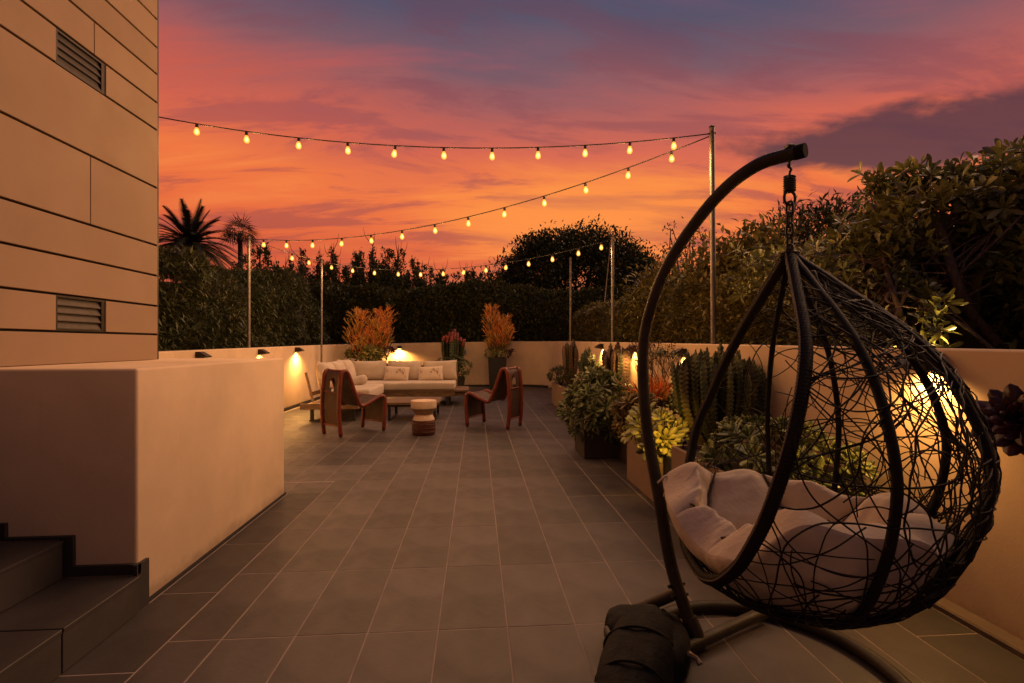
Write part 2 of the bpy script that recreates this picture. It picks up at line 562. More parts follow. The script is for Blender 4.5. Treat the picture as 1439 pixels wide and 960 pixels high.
def leaves(parent, tpl, P, Rm, S, m, singles=0, part='leaf', mass='foliage', seed_front=True, name_mass_kind='stuff'):
    """the `singles` leaves that show largest from the terrace become parts of their own, the rest one part"""
    S = np.asarray(S, float)
    off = np.array(WL.get(parent.name, Vector((0, 0, 0))))
    idx = np.arange(len(P))
    if singles:
        d = np.linalg.norm(P - CAM, axis=1)
        ctr = P.mean(0)
        front = np.einsum('ij,j->i', P - ctr, unit((CAM - ctr)[None])[0])
        score = S / d * (1 + 0.9 * front / (np.abs(front).max() + 1e-6))
        top = np.argsort(-score)[:singles]
        me = mesh_np(part, tpl[0], tpl[1], m)
        for i in top:
            o = D.objects.new(part, me)
            COL.objects.link(o)
            o.parent = parent
            mm = np.eye(4)
            mm[:3, :3] = Rm[i] * S[i]
            mm[:3, 3] = P[i] - off
            o.matrix_basis = Matrix(mm.tolist())
        idx = np.setdiff1d(idx, top)
    if len(idx):
        V, F = scatter(tpl, P[idx] - off, Rm[idx], S[idx])
        o = D.objects.new(mass, mesh_np(mass, V, F, m))
        COL.objects.link(o)
        o.parent = parent
        if name_mass_kind:
            o['kind'] = name_mass_kind
        return o


def rdirs(n, g=rng):
    return unit(g.normal(size=(n, 3)))


def fbm2(u, v, seed=0, oct=4, f0=1.0):
    """cheap smooth 2-D value noise from sines, about -1..1"""
    g = np.random.default_rng(seed)
    out = np.zeros(np.broadcast(u, v).shape)
    amp, tot, f = 1.0, 0.0, f0
    for _ in range(oct):
        for _k in range(3):
            a = g.uniform(0, 2 * PI)
            out = out + amp * np.sin(f * (u * math.cos(a) + v * math.sin(a)) * g.uniform(0.8, 1.25) + g.uniform(0, 6.28)) / 2.2
        tot += amp
        amp *= 0.55
        f *= 2.05
    return out / tot


def catmull(P, n=8):
    P = np.array(P, float)
    Q = np.vstack([2 * P[0] - P[1], P, 2 * P[-1] - P[-2]])
    out = []
    for i in range(1, len(Q) - 2):
        p0, p1, p2, p3 = Q[i - 1], Q[i], Q[i + 1], Q[i + 2]
        for t in np.linspace(0, 1, n, endpoint=False):
            out.append(0.5 * ((2 * p1) + (-p0 + p2) * t + (2 * p0 - 5 * p1 + 4 * p2 - p3) * t * t + (-p0 + 3 * p1 - 3 * p2 + p3) * t ** 3))
    out.append(Q[-2])
    return np.array(out)


# ================================================================== SETTING
ground = emit(G().add([(-2000, -2000, -0.08), (2000, -2000, -0.08), (2000, 3000, -0.08), (-2000, 3000, -0.08)], [(0, 1, 2, 3)]), 'ground', M['ground'])
ground['kind'] = 'structure'

floor = emit(G().box((-6.5, -2.0, -0.075), (2.235, 14.5, -0.0009)), 'terrace_floor', M['grout'])
floor['kind'] = 'structure'
TW, TL, J = 0.305, 0.6096, 0.007
tile_me = {}


def tile(x0, x1, y0, y1, m, stuff=None):
    if stuff is not None:
        stuff.box((x0 + J / 2, y0 + J / 2, -0.02), (x1 - J / 2, y1 - J / 2, 0.0 + rng.uniform(-0.0001, 0.0007)))
        return
    key = (round(x1 - x0, 3), round(y1 - y0, 3), m.name)
    if key not in tile_me:
        a, b = (x1 - x0 - J) / 2, (y1 - y0 - J) / 2
        g = G()
        ch = 0.0008
        g.add([(-a, -b, -0.02), (a, -b, -0.02), (a, b, -0.02), (-a, b, -0.02),
               (-a, -b, -ch), (a, -b, -ch), (a, b, -ch), (-a, b, -ch),
               (-a + ch, -b + ch, 0), (a - ch, -b + ch, 0), (a - ch, b - ch, 0), (-a + ch, b - ch, 0)],
              [(0, 1, 5, 4), (1, 2, 6, 5), (2, 3, 7, 6), (3, 0, 4, 7), (4, 5, 9, 8), (5, 6, 10, 9), (6, 7, 11, 10), (7, 4, 8, 11), (8, 9, 10, 11)])
        me = D.meshes.new('paving_tile')
        me.from_pydata(g.v, [], g.f)
        me.materials.append(m)
        tile_me[key] = me
    o = D.objects.new('paving_tile', tile_me[key])
    COL.objects.link(o)
    o.parent = floor
    o.location = ((x0 + x1) / 2, (y0 + y1) / 2, rng.uniform(-0.0001, 0.0007))
    o.rotation_euler = (rng.normal(0, 0.0003), rng.normal(0, 0.0003), rng.normal(0, 0.0008))


far = G()
count = 0
Y0 = 2.164 - 2 * TL
for r_ in range(0, 23):
    y0, y1 = Y0 + r_ * TL, min(Y0 + (r_ + 1) * TL, 14.45)
    if y1 - y0 < 0.1:
        continue
    xs = [-1.083 + TW * k for k in range(0, 10)] + [1.89]
    if y0 > 4.4:
        xs = [-1.083 - TW * k for k in range(8, 0, -1)] + xs
    else:
        xs = [-1.303] + xs
    for a, b in zip(xs[:-1], xs[1:]):
        tile(a, b, y0, y1, M['slate'], far if y0 > 8.2 else None)
for r_ in range(-1, 21):
    y0 = 1.97 + TL * r_
    y1 = min(y0 + TL, 14.45)
    if y1 - y0 < 0.1:
        continue
    tile(1.89, 2.175, y0, y1, M['slate_dark'], far if y0 > 8.2 else None)
    if y1 < 4.45:
        tile(-1.585, -1.303, y0, y1, M['slate_dark'])
o = emit(far, 'paving', M['slate'], floor)
o['kind'] = 'stuff'
for (a, b) in ((-1.615, -1.303), (-1.95, -1.615), (-2.25, -1.95), (-2.56, -2.25), (-2.86, -2.56), (-3.16, -2.86), (-3.52, -3.16)):
    tile(a, b, 4.235, 4.573, M['slate'])


# ------------------------------------------------------------------ garden wall (curved parapet round the terrace)
def wall_path():
    pts = []
    for y in np.linspace(-1.5, 13.4, 24):
        pts.append((2.26, y, 1.213 + 0.0098 * y))
    for a in np.linspace(0, 90, 9)[1:]:
        pts.append((1.16 + 1.1 * math.cos(R(a)), 13.4 + 1.1 * math.sin(R(a)), 1.345))
    for x in np.linspace(1.1, -1.6, 8)[1:]:
        pts.append((x, 14.5, 1.345 - (1.1 - x) * 0.016))
    for a in np.linspace(90, 180, 12)[1:]:
        pts.append((-1.6 + 2.0 * math.cos(R(a)), 12.5 + 2.0 * math.sin(R(a)), 1.30 - (a - 90) / 90 * 0.055))
    for y in np.linspace(12.4, 3.0, 14)[1:]:
        pts.append((-3.6, y, 1.245 - (12.4 - y) * 0.0115))
    return np.array(pts)


WP = wall_path()
TT = np.gradient(WP[:, :2], axis=0)
TT /= np.linalg.norm(TT, axis=1)[:, None]
NO = np.stack([TT[:, 1], -TT[:, 0]], axis=1)      # outward normal (path runs anticlockwise)
gw = thing('garden_wall', 'low pale stucco wall curving round the terrace in front of the hedges', 'wall', (2.26, 8, 0))


def ribbon(lo_off, hi_off, z0, z1, m, name, parent, sl=slice(None)):
    P, N_ = WP[sl], NO[sl]
    z0 = np.full(len(P), z0) if np.isscalar(z0) else z0[sl]
    z1 = np.full(len(P), z1) if np.isscalar(z1) else z1[sl]
    a = np.column_stack([P[:, :2] + N_ * lo_off, z0])
    b = np.column_stack([P[:, :2] + N_ * lo_off, z1 - 0.008])
    b2 = np.column_stack([P[:, :2] + N_ * (lo_off + math.copysign(0.008, hi_off - lo_off)), z1])
    c = np.column_stack([P[:, :2] + N_ * hi_off, z1])
    d = np.column_stack([P[:, :2] + N_ * hi_off, z0])
    V = np.stack([a, b, b2, c, d], axis=1)
    g = G()
    g.grid(V)
    k = len(P)
    g.f.append((0, 1, 2, 3, 4))
    g.f.append(tuple((k - 1) * 5 + q for q in (4, 3, 2, 1, 0)))
    return emit(g, name, m, parent, smooth='auto')


ribbon(0.0, 0.22, -0.05, WP[:, 2], M['stucco'], 'wall_body', gw)
ribbon(-0.085, 0.01, -0.03, 0.03, M['ledge'], 'base_ledge', gw, slice(0, 26))
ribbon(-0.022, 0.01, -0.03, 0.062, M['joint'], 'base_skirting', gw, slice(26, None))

# ------------------------------------------------------------------ stair wall and steps
sw = thing('stair_wall', 'thick pale stucco block wall at the foot of the house beside the steps', 'wall', (-2.5, 3.3, 0))
emit(G().box((-6.0, 2.43, -0.03), (-1.60, 4.205, 1.143), 0.014, 3), 'wall_body', M['stucco'], sw, smooth='auto')
g = G()
g.box((-1.929, 2.412, 0.176), (-1.583, 2.432, 0.223))
g.box((-1.929, 2.412, 0.223), (-1.872, 2.432, 0.350))
g.box((-2.165, 2.411, 0.350), (-1.873, 2.432, 0.364))
g.box((-3.2, 2.412, 0.350), (-2.167, 2.432, 0.430))
emit(g, 'stepped_skirting', M['joint'], sw)
g = G()
g.box((-1.602, 2.405, -0.02), (-1.583, 2.49, 0.222))
emit(g, 'corner_skirting', M['slate_dark'], sw)
emit(G().box((-1.602, 2.49, -0.02), (-1.590, 4.22, 0.018)), 'base_skirting', M['joint'], sw)

st = thing('staircase', 'dark slate steps climbing left beside the pale block wall', 'steps', (-2.4, 0.5, 0))
for k in range(4):
    x1 = -1.573 - 0.335 * k
    x0 = x1 - 0.335
    z1 = 0.174 * (k + 1)
    z0 = z1 - 0.174
    body = emit(G().box((-4.2, -1.2, z0 - 0.06 if k == 0 else z0 - 0.02), (x1 - 0.018, 2.405, z1 - 0.018)), 'step', M['grout'], st)
    ys = [2.405, 1.978, 1.368, 0.758, 0.148, -0.46, -1.2]
    for a, b in zip(ys[1:], ys[:-1]):
        emit(G().box((x1 - 0.018, a + J / 2, z0 + 0.003), (x1, b - J / 2, z1 - 0.014), 0.0015), 'riser_tile', M['slate_dark'], body)
        emit(G().box((x0 - 0.02 if k < 3 else -4.2, a + J / 2, z1 - 0.017), (x1 + 0.004, b - J / 2, z1), 0.002), 'tread_tile', M['slate_dark'], body)

# ------------------------------------------------------------------ house facade
hs = thing('house', 'modern house corner clad in wide tan stone panels with two louvred vents', 'house', (-4, 2, 1.143))
emit(G().box((-7.5, -3.0, 1.146), (-2.372, 3.775, 6.6)), 'backing_wall', M['joint'], hs)
rows = [1.146, 1.33, 1.54, 1.763, 1.986, 2.41, 2.837, 3.04, 3.25, 3.447, 3.655, 3.86, 4.07, 4.28, 4.49, 4.9, 5.3, 5.7, 6.2, 6.6]
joints = {1: ('v',), 6: ('v',), 4: (3.16,), 7: (3.19,), 9: (2.6,), 11: (2.9,)}
gp = 0.007
for i in range(len(rows) - 1):
    z0, z1 = rows[i] + (gp if i else 0), rows[i + 1] - gp
    js = joints.get(i, ())
    if js == ('v',):
        segs = [(-3.0, 0.9), (0.9 + 0.004, 2.915), (3.285, 3.79)]
    else:
        ends = [-3.0, 0.6 + 0.35 * (i % 3)] + list(js) + [3.79]
        segs = [(a + 0.0025, b - 0.0025) for a, b in zip(ends[:-1], ends[1:])]
    for a, b in segs:
        emit(G().box((-2.376, a, z0), (-2.35, b, z1), 0.002), 'cladding_panel', M['panel'], hs)
    for a, b in ((-7.5, -4.9), (-4.895, -2.395)):
        emit(G().box((a, 3.776, z0), (b, 3.80, z1), 0.002), 'cladding_panel', M['panel'], hs)
emit(G().box((-2.392, 3.778, 1.146), (-2.352, 3.806, 6.6), 0.002), 'corner_trim', M['bronze'], hs)
for i in (1, 6):
    z0, z1 = rows[i] + 0.004, rows[i + 1] - 0.004
    v = emit(G().box((-2.3735, 2.92, z0), (-2.3705, 3.28, z1)), 'louvre_vent', M['black'], hs)
    g = G()
    g.box((-2.376, 2.917, z0), (-2.356, 2.932, z1))
    g.box((-2.376, 3.255, z0), (-2.356, 3.283, z1))
    g.box((-2.376, 2.932, z0), (-2.356, 3.255, z0 + 0.012))
    g.box((-2.376, 2.932, z1 - 0.012), (-2.356, 3.255, z1))
    emit(g, 'vent_frame', M['bronze'], v)
    n = 4
    hgt = (z1 - z0 - 0.024) / n
    for k in range(n):
        zb = z0 + 0.012 + k * hgt
        g = G()
        g.add([(-2.358, 2.934, zb + 0.004), (-2.358, 3.253, zb + 0.004), (-2.371, 3.253, zb + hgt * 0.72), (-2.371, 2.934, zb + hgt * 0.72),
               (-2.358, 2.934, zb), (-2.358, 3.253, zb), (-2.373, 3.253, zb + hgt * 0.66), (-2.373, 2.934, zb + hgt * 0.66)],
              [(0, 1, 2, 3), (7, 6, 5, 4), (4, 5, 1, 0), (2, 6, 7, 3), (1, 5, 6, 2), (4, 0, 3, 7)])
        emit(g, 'slat', M['slat'], v)

# garden beds behind the walls
bed = G()
bed.box((2.49, -3, -0.06), (14, 14.9, 0.95))
bed.box((-14, 14.75, -0.06), (14, 40, 0.75))
bed.box((-14, 2.9, -0.06), (-3.83, 14.7, 0.85))
o = emit(bed, 'garden_bed', M['soil'])
o['kind'] = 'structure'


# ------------------------------------------------------------------ wall lamps
def make_lamp(loc, rotz, label):
    """local frame: +x points out of the wall, z = 0 at the lamp's underside"""
    t = thing('wall_lamp', label, 'wall lamp', loc, 'wedge wall lamps along the terrace wall', rotz, local=True)
    return t


def lamp_parts(t):
    a = 0.058
    V = [(0, -a, -0.012), (0.10, -a, 0.0), (0.145, -a, 0.012), (0.145, -a, 0.024), (0.05, -a, 0.082), (0, -a, 0.082)]
    n = len(V)
    V2 = [(x, a, z) for _, (x, y, z) in enumerate(V)]
    g = G()
    g.add(V + V2, [(i, (i + 1) % n, n + (i + 1) % n, n + i) for i in range(2, n)] + [tuple(range(n))[::-1], tuple(range(n, 2 * n))])
    emit(g, 'shade', M['bronze'], t)
    emit(G().box((-0.004, -0.05, 0.0), (0.006, 0.05, 0.075)), 'back_plate', M['black'], t)
    emit(G().add([(0.012, -0.045, 0.012), (0.1, -0.045, 0.016), (0.1, 0.045, 0.016), (0.012, 0.045, 0.012)], [(0, 1, 2, 3)]), 'lens', M['lens'], t)


def lamp_light(t, power=1.0, size=138, out=0.05, tilt=22):
    l = D.lights.new('lamp_light', 'SPOT')
    l.energy = WALL_W * power
    l.color = (1.0, 0.49, 0.13)
    l.spot_size = R(size)
    l.spot_blend = 0.9
    l.shadow_soft_size = 0.02
    o = D.objects.new('lamp_light', l)
    COL.objects.link(o)
    o.parent = t
    o.location = (out, 0, -0.016)
    o.rotation_euler = (0, R(tilt), 0)


lamps = [
    ((2.258, 8.61, 1.185), 180, 'small wedge wall lamp above the green cactus, farthest lit lamp on the right wall', 1.0),
    ((2.258, 6.83, 1.160), 180, 'wedge wall lamp beside the red tinged cactus, shining through its stems', 1.0),
    ((2.258, 5.16, 1.130), 180, 'largest dark wedge wall lamp, glowing above the spiny candelabra cactus', 1.0),
    ((2.258, 2.27, 1.135), 180, 'wall lamp glowing brightly behind the wicker hanging chair', 0.9),
    ((-3.598, 6.60, 1.080), 0, 'wall lamp with only its top showing above the block wall, nearest the house', 1.0),
    ((-3.598, 8.40, 1.095), 0, 'wall lamp half hidden by the block wall, just right of the tall near pole', 1.0),
    ((-3.598, 10.05, 1.115), 0, 'wall lamp on the left wall pouring a cone of light beside the lounge', 1.0),
    ((-2.24, 14.40, 1.13), -72, 'wall lamp on the back wall glowing above the sofa cushions', 1.6),
]
# the back-wall lamp sits on the curve
la = thing('wall_lamp', lamps[0][2], 'wall lamp', lamps[0][0], 'wedge wall lamps along the terrace wall', R(180), local=True)
lamp_parts(la)
alll = [la]
for loc, rz, lab, pw in lamps[1:]:
    c = copy_tree(la)
    c.location = loc
    c.rotation_euler = (0, 0, R(rz))
    c['label'] = lab
    alll.append(c)
for t, l in zip(alll, lamps):
    if l[0][0] < 0:
        lamp_light(t, l[3] * 3.0, 158, 0.115, 2)
    elif l[0][1] < 4:
        lamp_light(t, l[3], 150, 0.075, 14)
    else:
        lamp_light(t, l[3], 140, 0.065, 14)

# ------------------------------------------------------------------ light poles and strings of bulbs
poles = [
    ((-3.75, 8.356), 3.04, 0.024, 'slim steel pole at the left wall, the taller left one close to the palm'),
    ((-3.5, 11.328), 3.17, 0.022, 'slim steel pole standing behind the left end of the sofa'),
    ((2.35, 12.105), 3.43, 0.024, 'thinnest far steel pole above the small dark cactus at the back corner'),
    ((2.35, 8.313), 3.12, 0.025, 'steel pole right of the dome tree at the end of the low bulb string'),
    ((2.35, 4.666), 3.40, 0.026, 'tallest steel pole behind the chair stand with two bulb strings tied on'),
]
for (x, y), h, r, lab in poles:
    t = thing('light_pole', lab, 'pole', (x, y, 0), 'slim poles carrying the bulb strings')
    lean_ = -0.03 if y < 5 else rng.normal(0, 0.01)
    emit(G().tube([(x, y, 0.0), (x + lean_ * 0.4, y, 1.2), (x + lean_, y, h)], r, 12), 'shaft', M['pole'], t, smooth='auto')
    emit(G().lathe([(r * 1.05, 0), (r * 1.1, 0.012), (r * 0.6, 0.022)], 12, (x + lean_, y, h - 0.004)), 'cap', M['bronze'], t, smooth='auto')
    g = G()
    a = np.linspace(0, 2 * PI, 13)
    g.tube([(x + lean_ + r * 1.4 * math.cos(q), y + r * 1.4 * math.sin(q), h - 0.06) for q in a[:-1]], 0.004, 5, closed=True)
    emit(g, 'hook_ring', M['bronze'], t)

bulb_prof = [(0.006, -0.036), (0.013, -0.04), (0.017, -0.05), (0.026, -0.072), (0.031, -0.092), (0.030, -0.106), (0.022, -0.121), (0.009, -0.128)]
me_bulb = me_sock = me_fil = None


def string(name_label, A, B, sag, fracs, size=1.0, power=1.0):
    global me_bulb, me_sock, me_fil
    A, B = np.array(A), np.array(B)
    P = lambda f: A + (B - A) * f - np.array((0, 0, 4 * sag * f * (1 - f)))
    t = thing('string_light', name_label, 'string lights', tuple(A), 'strings of warm bulbs over the terrace')
    emit(G().tube([P(f) for f in np.linspace(0, 1, 41)], 0.0062, 5), 'cable', M['cable'], t, smooth=True)
    for f in fracs:
        p = P(f)
        if me_bulb is None:
            b = emit(G().lathe(bulb_prof, 14), 'bulb', M['glass'], None, smooth=True)
            me_bulb = b.data
            s_ = emit(G().lathe([(0.007, 0.004), (0.012, -0.004), (0.017, -0.008), (0.017, -0.038), (0.012, -0.044)], 12), 'socket', M['cable'], None, smooth='auto')
            me_sock = s_.data
            fl = emit(G().lathe([(0.004, -0.062), (0.013, -0.074), (0.016, -0.094), (0.006, -0.110)], 8), 'filament', M['filament'], None)
            me_fil = fl.data
        else:
            b, s_, fl = (D.objects.new(nm, m_) for nm, m_ in (('bulb', me_bulb), ('socket', me_sock), ('filament', me_fil)))
            for o_ in (b, s_, fl):
                COL.objects.link(o_)
        b.parent = t
        b.location = Vector(p - A) + Vector((0, 0, -0.004))
        b.rotation_euler = (rng.normal(0, 0.06), rng.normal(0, 0.06), rng.uniform(0, 6))
        b.scale = (size,) * 3
        s_.parent = b
        fl.parent = b
        l = D.lights.new('bulb_light', 'POINT')
        l.energy = BULB_W * power
        l.color = (1.0, 0.50, 0.17)
        l.shadow_soft_size = 0.03
        lo = D.objects.new('bulb_light', l)
        COL.objects.link(lo)
        lo.parent = b
        lo.location = (0, 0, -0.17)


string('nearest string of bulbs running from the house corner to the tallest pole', (-3.55, 5.1, 3.59), (2.33, 4.66, 3.34), 0.255,
       [0.135, 0.218, 0.306, 0.388, 0.468, 0.549, 0.63, 0.707, 0.786, 0.861, 0.934], 0.86, 1.0)
string('long string of bulbs descending from the tallest pole to the left wall pole', (2.33, 4.68, 3.33), (-3.74, 8.34, 3.0), 0.355,
       [0.055, 0.117, 0.185, 0.255, 0.328, 0.401, 0.473, 0.549, 0.627, 0.705, 0.79, 0.872, 0.948], 0.9)
string('short string of two bulbs between the two left poles', (-3.75, 8.38, 3.0), (-3.5, 11.3, 3.13), 0.02, [0.521, 0.785], 1.05)
string('low far string of bulbs drooping across the hedge top behind the sofa', (-3.48, 11.33, 3.13), (2.33, 8.33, 3.08), 0.34,
       [0.041, 0.133, 0.224, 0.318, 0.402, 0.484, 0.558, 0.631, 0.696, 0.765, 0.836, 0.911, 0.974], 1.05)


# ================================================================== FURNITURE
def pillow(w_, h_, t_, n=14, puff=0.5, pinch=0.06, seed=0):
    """a soft cushion standing in the x-z plane, thickness along y, centred"""
    u = np.linspace(-1, 1, n)
    U, V = np.meshgrid(u, u, indexing='ij')
    f = (np.clip(1 - np.abs(U) ** 3.2, 0, 1) * np.clip(1 - np.abs(V) ** 3.2, 0, 1)) ** puff
    x = U * w_ / 2 * (1 - pinch * (1 - np.abs(U)) * 0 - pinch * (1 - V ** 2) * np.abs(U))
    z = V * h_ / 2 * (1 - pinch * (1 - U ** 2) * np.abs(V))
    b = fbm2(U * 2, V * 2, seed) * t_ * 0.07
    F_ = np.stack([x, -t_ / 2 * f - b * f, z], -1)
    B_ = np.stack([x, t_ / 2 * f - b * f, z], -1)
    g = G()
    g.grid(F_)
    g.grid(B_[::-1])
    return g


def soft_box(lo, hi, bev, crown=0.012, seed=0):
    lo, hi = np.array(lo), np.array(hi)
    bm = bmesh.new()
    bmesh.ops.create_cube(bm, size=1)
    bmesh.ops.scale(bm, vec=Vector(hi - lo), verts=bm.verts)
    bmesh.ops.bevel(bm, geom=list(bm.edges), offset=bev, segments=3, affect='EDGES', profile=0.5)
    bmesh.ops.subdivide_edges(bm, edges=[e for e in bm.edges if e.calc_length() > 0.2], cuts=6, use_grid_fill=True)
    h = (hi - lo) / 2
    c = (hi + lo) / 2
    g = G()
    bm.verts.index_update()
    vs = []
    for v in bm.verts:
        p = np.array(v.co)
        q = p / h
        k = crown * (1 - min(1, q[0] ** 2)) * (1 - min(1, q[1] ** 2)) * np.sign(q[2]) * (1 if abs(q[2]) > 0.5 else 0)
        n_ = 0.006 * float(fbm2(np.array(p[0] * 7), np.array(p[1] * 7 + p[2] * 5), seed))
        vs.append(p + c + np.array((n_, n_, k + n_)))
    g.add(vs, [[v.index for v in f.verts] for f in bm.faces])
    bm.free()
    return g


def place(g, loc, rx=0, ry=0, rz=0):
    m = Matrix.Translation(loc) @ Matrix.Rotation(rz, 4, 'Z') @ Matrix.Rotation(rx, 4, 'X') @ Matrix.Rotation(ry, 4, 'Y')
    return g.rot(m)


# ---- back sofa
sf = thing('sofa', 'long beige sofa on a wooden platform facing the camera against the back wall', 'sofa', (-1.6, 10.5, 0))
for k in range(6):
    y = 10.08 + k * 0.155
    emit(G().box((-2.62, y, 0.285), (-0.16 if k < 4 else -0.18, y + 0.148, 0.322), 0.004), 'slat', M['wood'], sf)
emit(G().box((-2.60, 10.10, 0.185), (-0.44, 10.13, 0.284), 0.004), 'front_rail', M['wood'], sf)
emit(G().box((-0.48, 10.13, 0.185), (-0.45, 10.98, 0.284), 0.004), 'side_rail', M['wood'], sf)
emit(G().box((-2.62, 11.02, 0.10), (-0.42, 11.05, 0.80), 0.006), 'back_board', M['wood'], sf)
emit(G().box((-0.45, 10.18, 0.20), (-0.17, 10.21, 0.284), 0.004), 'shelf_rail', M['wood'], sf)
for x in (-2.3, -0.60):
    for y in (10.16, 10.86):
        emit(G().box((x - 0.035, y - 0.035, 0), (x + 0.035, y + 0.035, 0.186), 0.004), 'leg', M['black'], sf)
    emit(G().box((x - 0.03, 10.2, 0.0), (x + 0.03, 10.82, 0.03)), 'foot_bar', M['black'], sf)
emit(soft_box((-2.58, 10.06, 0.324), (-0.44, 10.9, 0.476), 0.035, 0.012, 3), 'seat_cushion', M['fabric'], sf, smooth=True)
for i, x in enumerate((-2.33, -1.57, -0.80)):
    g = pillow(0.75, 0.44, 0.27, 18, 0.5, 0.05, 5 + i)
    emit(place(g, (x, 10.86, 0.685), R(-13), R((-1.2, 0.8, -2.5)[i]), R((1, 0, -2)[i])), 'back_cushion', M['fabric'], sf, smooth=True)

# ---- left sofa (runs towards the camera)
s2 = thing('sofa', 'shorter beige sofa along the left wall, its wooden platform end bare toward the camera', 'sofa', (-2.4, 9.3, 0))
for k in range(6):
    x = -2.83 + k * 0.148
    emit(G().box((x, 8.10, 0.215), (x + 0.141, 10.04, 0.262), 0.004), 'slat', M['wood'], s2)
emit(G().box((-2.83, 8.07, 0.205), (-1.943, 8.098, 0.30), 0.004), 'end_rail', M['wood'], s2)
emit(G().box((-1.94, 8.07, 0.205), (-1.915, 10.02, 0.30), 0.004), 'side_rail', M['wood'], s2)
for y in (8.2, 9.7):
    for x in (-2.68, -2.02):
        emit(G().box((x - 0.025, y - 0.025, 0.026), (x + 0.025, y + 0.025, 0.214), 0.003), 'leg', M['black'], s2)
    emit(G().box((-2.72, y - 0.025, 0.0), (-1.98, y + 0.025, 0.025)), 'foot_bar', M['black'], s2)
emit(soft_box((-2.60, 8.72, 0.264), (-1.86, 10.03, 0.465), 0.04, 0.012, 9), 'seat_cushion', M['fabric'], s2, smooth=True)
for y in (0, 0.62, 1.24, 1.86):
    emit(place(G().box((-0.018, y - 0.05, 0), (0.018, y - 0.005, 0.52), 0.005), (-2.79, 8.62, 0.27), 0, R(-14), 0), 'back_post', M['wood'], s2)
for z in (0.10,):
    emit(place(G().box((-0.034, -0.02, z), (-0.0185, 1.9, z + 0.07), 0.004), (-2.79, 8.62, 0.27), 0, R(-14), 0), 'back_rail', M['wood'], s2)
for i, y in enumerate((8.98, 9.69, 10.37)):
    g = pillow(0.68, 0.50, 0.26, 18, 0.5, 0.05, 15 + i)
    emit(place(g, (-2.68, y, 0.70), R(-15), R((3, -2, 1)[i]), R(90)), 'back_cushion', M['fabric'], s2, smooth=True)

# ---- loose pillows
for i, (x, lab) in enumerate(((-1.70, 'small patterned lumbar pillow leaning on the middle cushion of the long sofa'),
                              (-0.98, 'small patterned lumbar pillow leaning at the right end of the long sofa'))):
    g = pillow(0.53, 0.31, 0.13, 14, 0.45, 0.05, 30 + i)
    o = emit(g, 'throw_pillow', M['pattern'], None, smooth=True)
    o.location = (x, 10.60, 0.635)
    o.rotation_euler = (R(-20), R((3, -2)[i]), R((-2, 3)[i]))
    tag(o, lab, 'pillow', 'patterned lumbar pillows on the long sofa')
g = G()
V = []
for i, s_ in enumerate(np.linspace(-1, 1, 15)):
    rr = 0.088 * (1 - abs(s_) ** 5) ** 0.5 + 0.004
    V.append([(s_ * 0.17, rr * math.cos(a) * (1 + 0.05 * math.sin(5 * s_)), rr * math.sin(a)) for a in np.linspace(0, 2 * PI, 15)[:-1]])
g.grid(np.array(V), wrap=True)
o = emit(g, 'bolster', M['fabric'], None, smooth=True)
o.location = (-2.27, 9.62, 0.56)
o.rotation_euler = (0, R(-14), R(20))
tag(o, 'small pale bolster lying on the left sofa by the corner', 'bolster')

# ---- coffee table
ct = thing('coffee_table', 'low dark wooden coffee table on black sled legs before the long sofa', 'coffee table', (-1.07, 8.5, 0))
for k in range(6):
    y = 8.10 + k * 0.143
    emit(G().box((-1.50, y, 0.262), (-0.62, y + 0.138, 0.305), 0.004), 'plank', M['wood_dark'], ct)
emit(G().box((-1.46, 8.14, 0.232), (-0.66, 8.92, 0.2605)), 'apron', M['black'], ct)
for x in (-1.43, -0.69):
    for y in (8.16, 8.86):
        emit(G().box((x - 0.022, y - 0.022, 0.024), (x + 0.022, y + 0.022, 0.231), 0.003), 'leg', M['black'], ct)
    emit(G().box((x - 0.022, 8.14, 0), (x + 0.022, 8.88, 0.023), 0.003), 'foot_bar', M['black'], ct)

# ---- stool
so = thing('stool', 'hourglass stool with pale top and dark red carved base before the table', 'stool', (-0.735, 6.9, 0))
c0 = (-0.735, 6.9, 0)
emit(G().lathe([(0.145, 0.0), (0.157, 0.012), (0.163, 0.06), (0.163, 0.14), (0.155, 0.185), (0.14, 0.196)], 28, c0), 'carved_base', M['stool_red'], so, smooth='auto')
emit(G().lathe([(0.14, 0.197), (0.152, 0.206), (0.15, 0.22), (0.128, 0.26), (0.116, 0.278)], 28, c0), 'lower_cone', M['stool_pale'], so, smooth='auto')
emit(G().lathe([(0.116, 0.279), (0.124, 0.30), (0.16, 0.345), (0.170, 0.366)], 28, c0), 'upper_cone', M['stool_mid'], so, smooth='auto')
emit(G().lathe([(0.171, 0.367), (0.178, 0.374), (0.180, 0.46), (0.174, 0.474), (0.14, 0.478)], 28, c0), 'round_top', M['stool_pale'], so, smooth='auto')
# carved rings of the base
g = G()
for z in (0.05, 0.1, 0.15):
    a = np.linspace(0, 2 * PI, 29)[:-1]
    g.tube([(c0[0] + 0.163 * math.cos(q), c0[1] + 0.163 * math.sin(q), z) for q in a], 0.006, 5, closed=True)
emit(g, 'carved_ring', M['stool_red'], so, smooth=True)


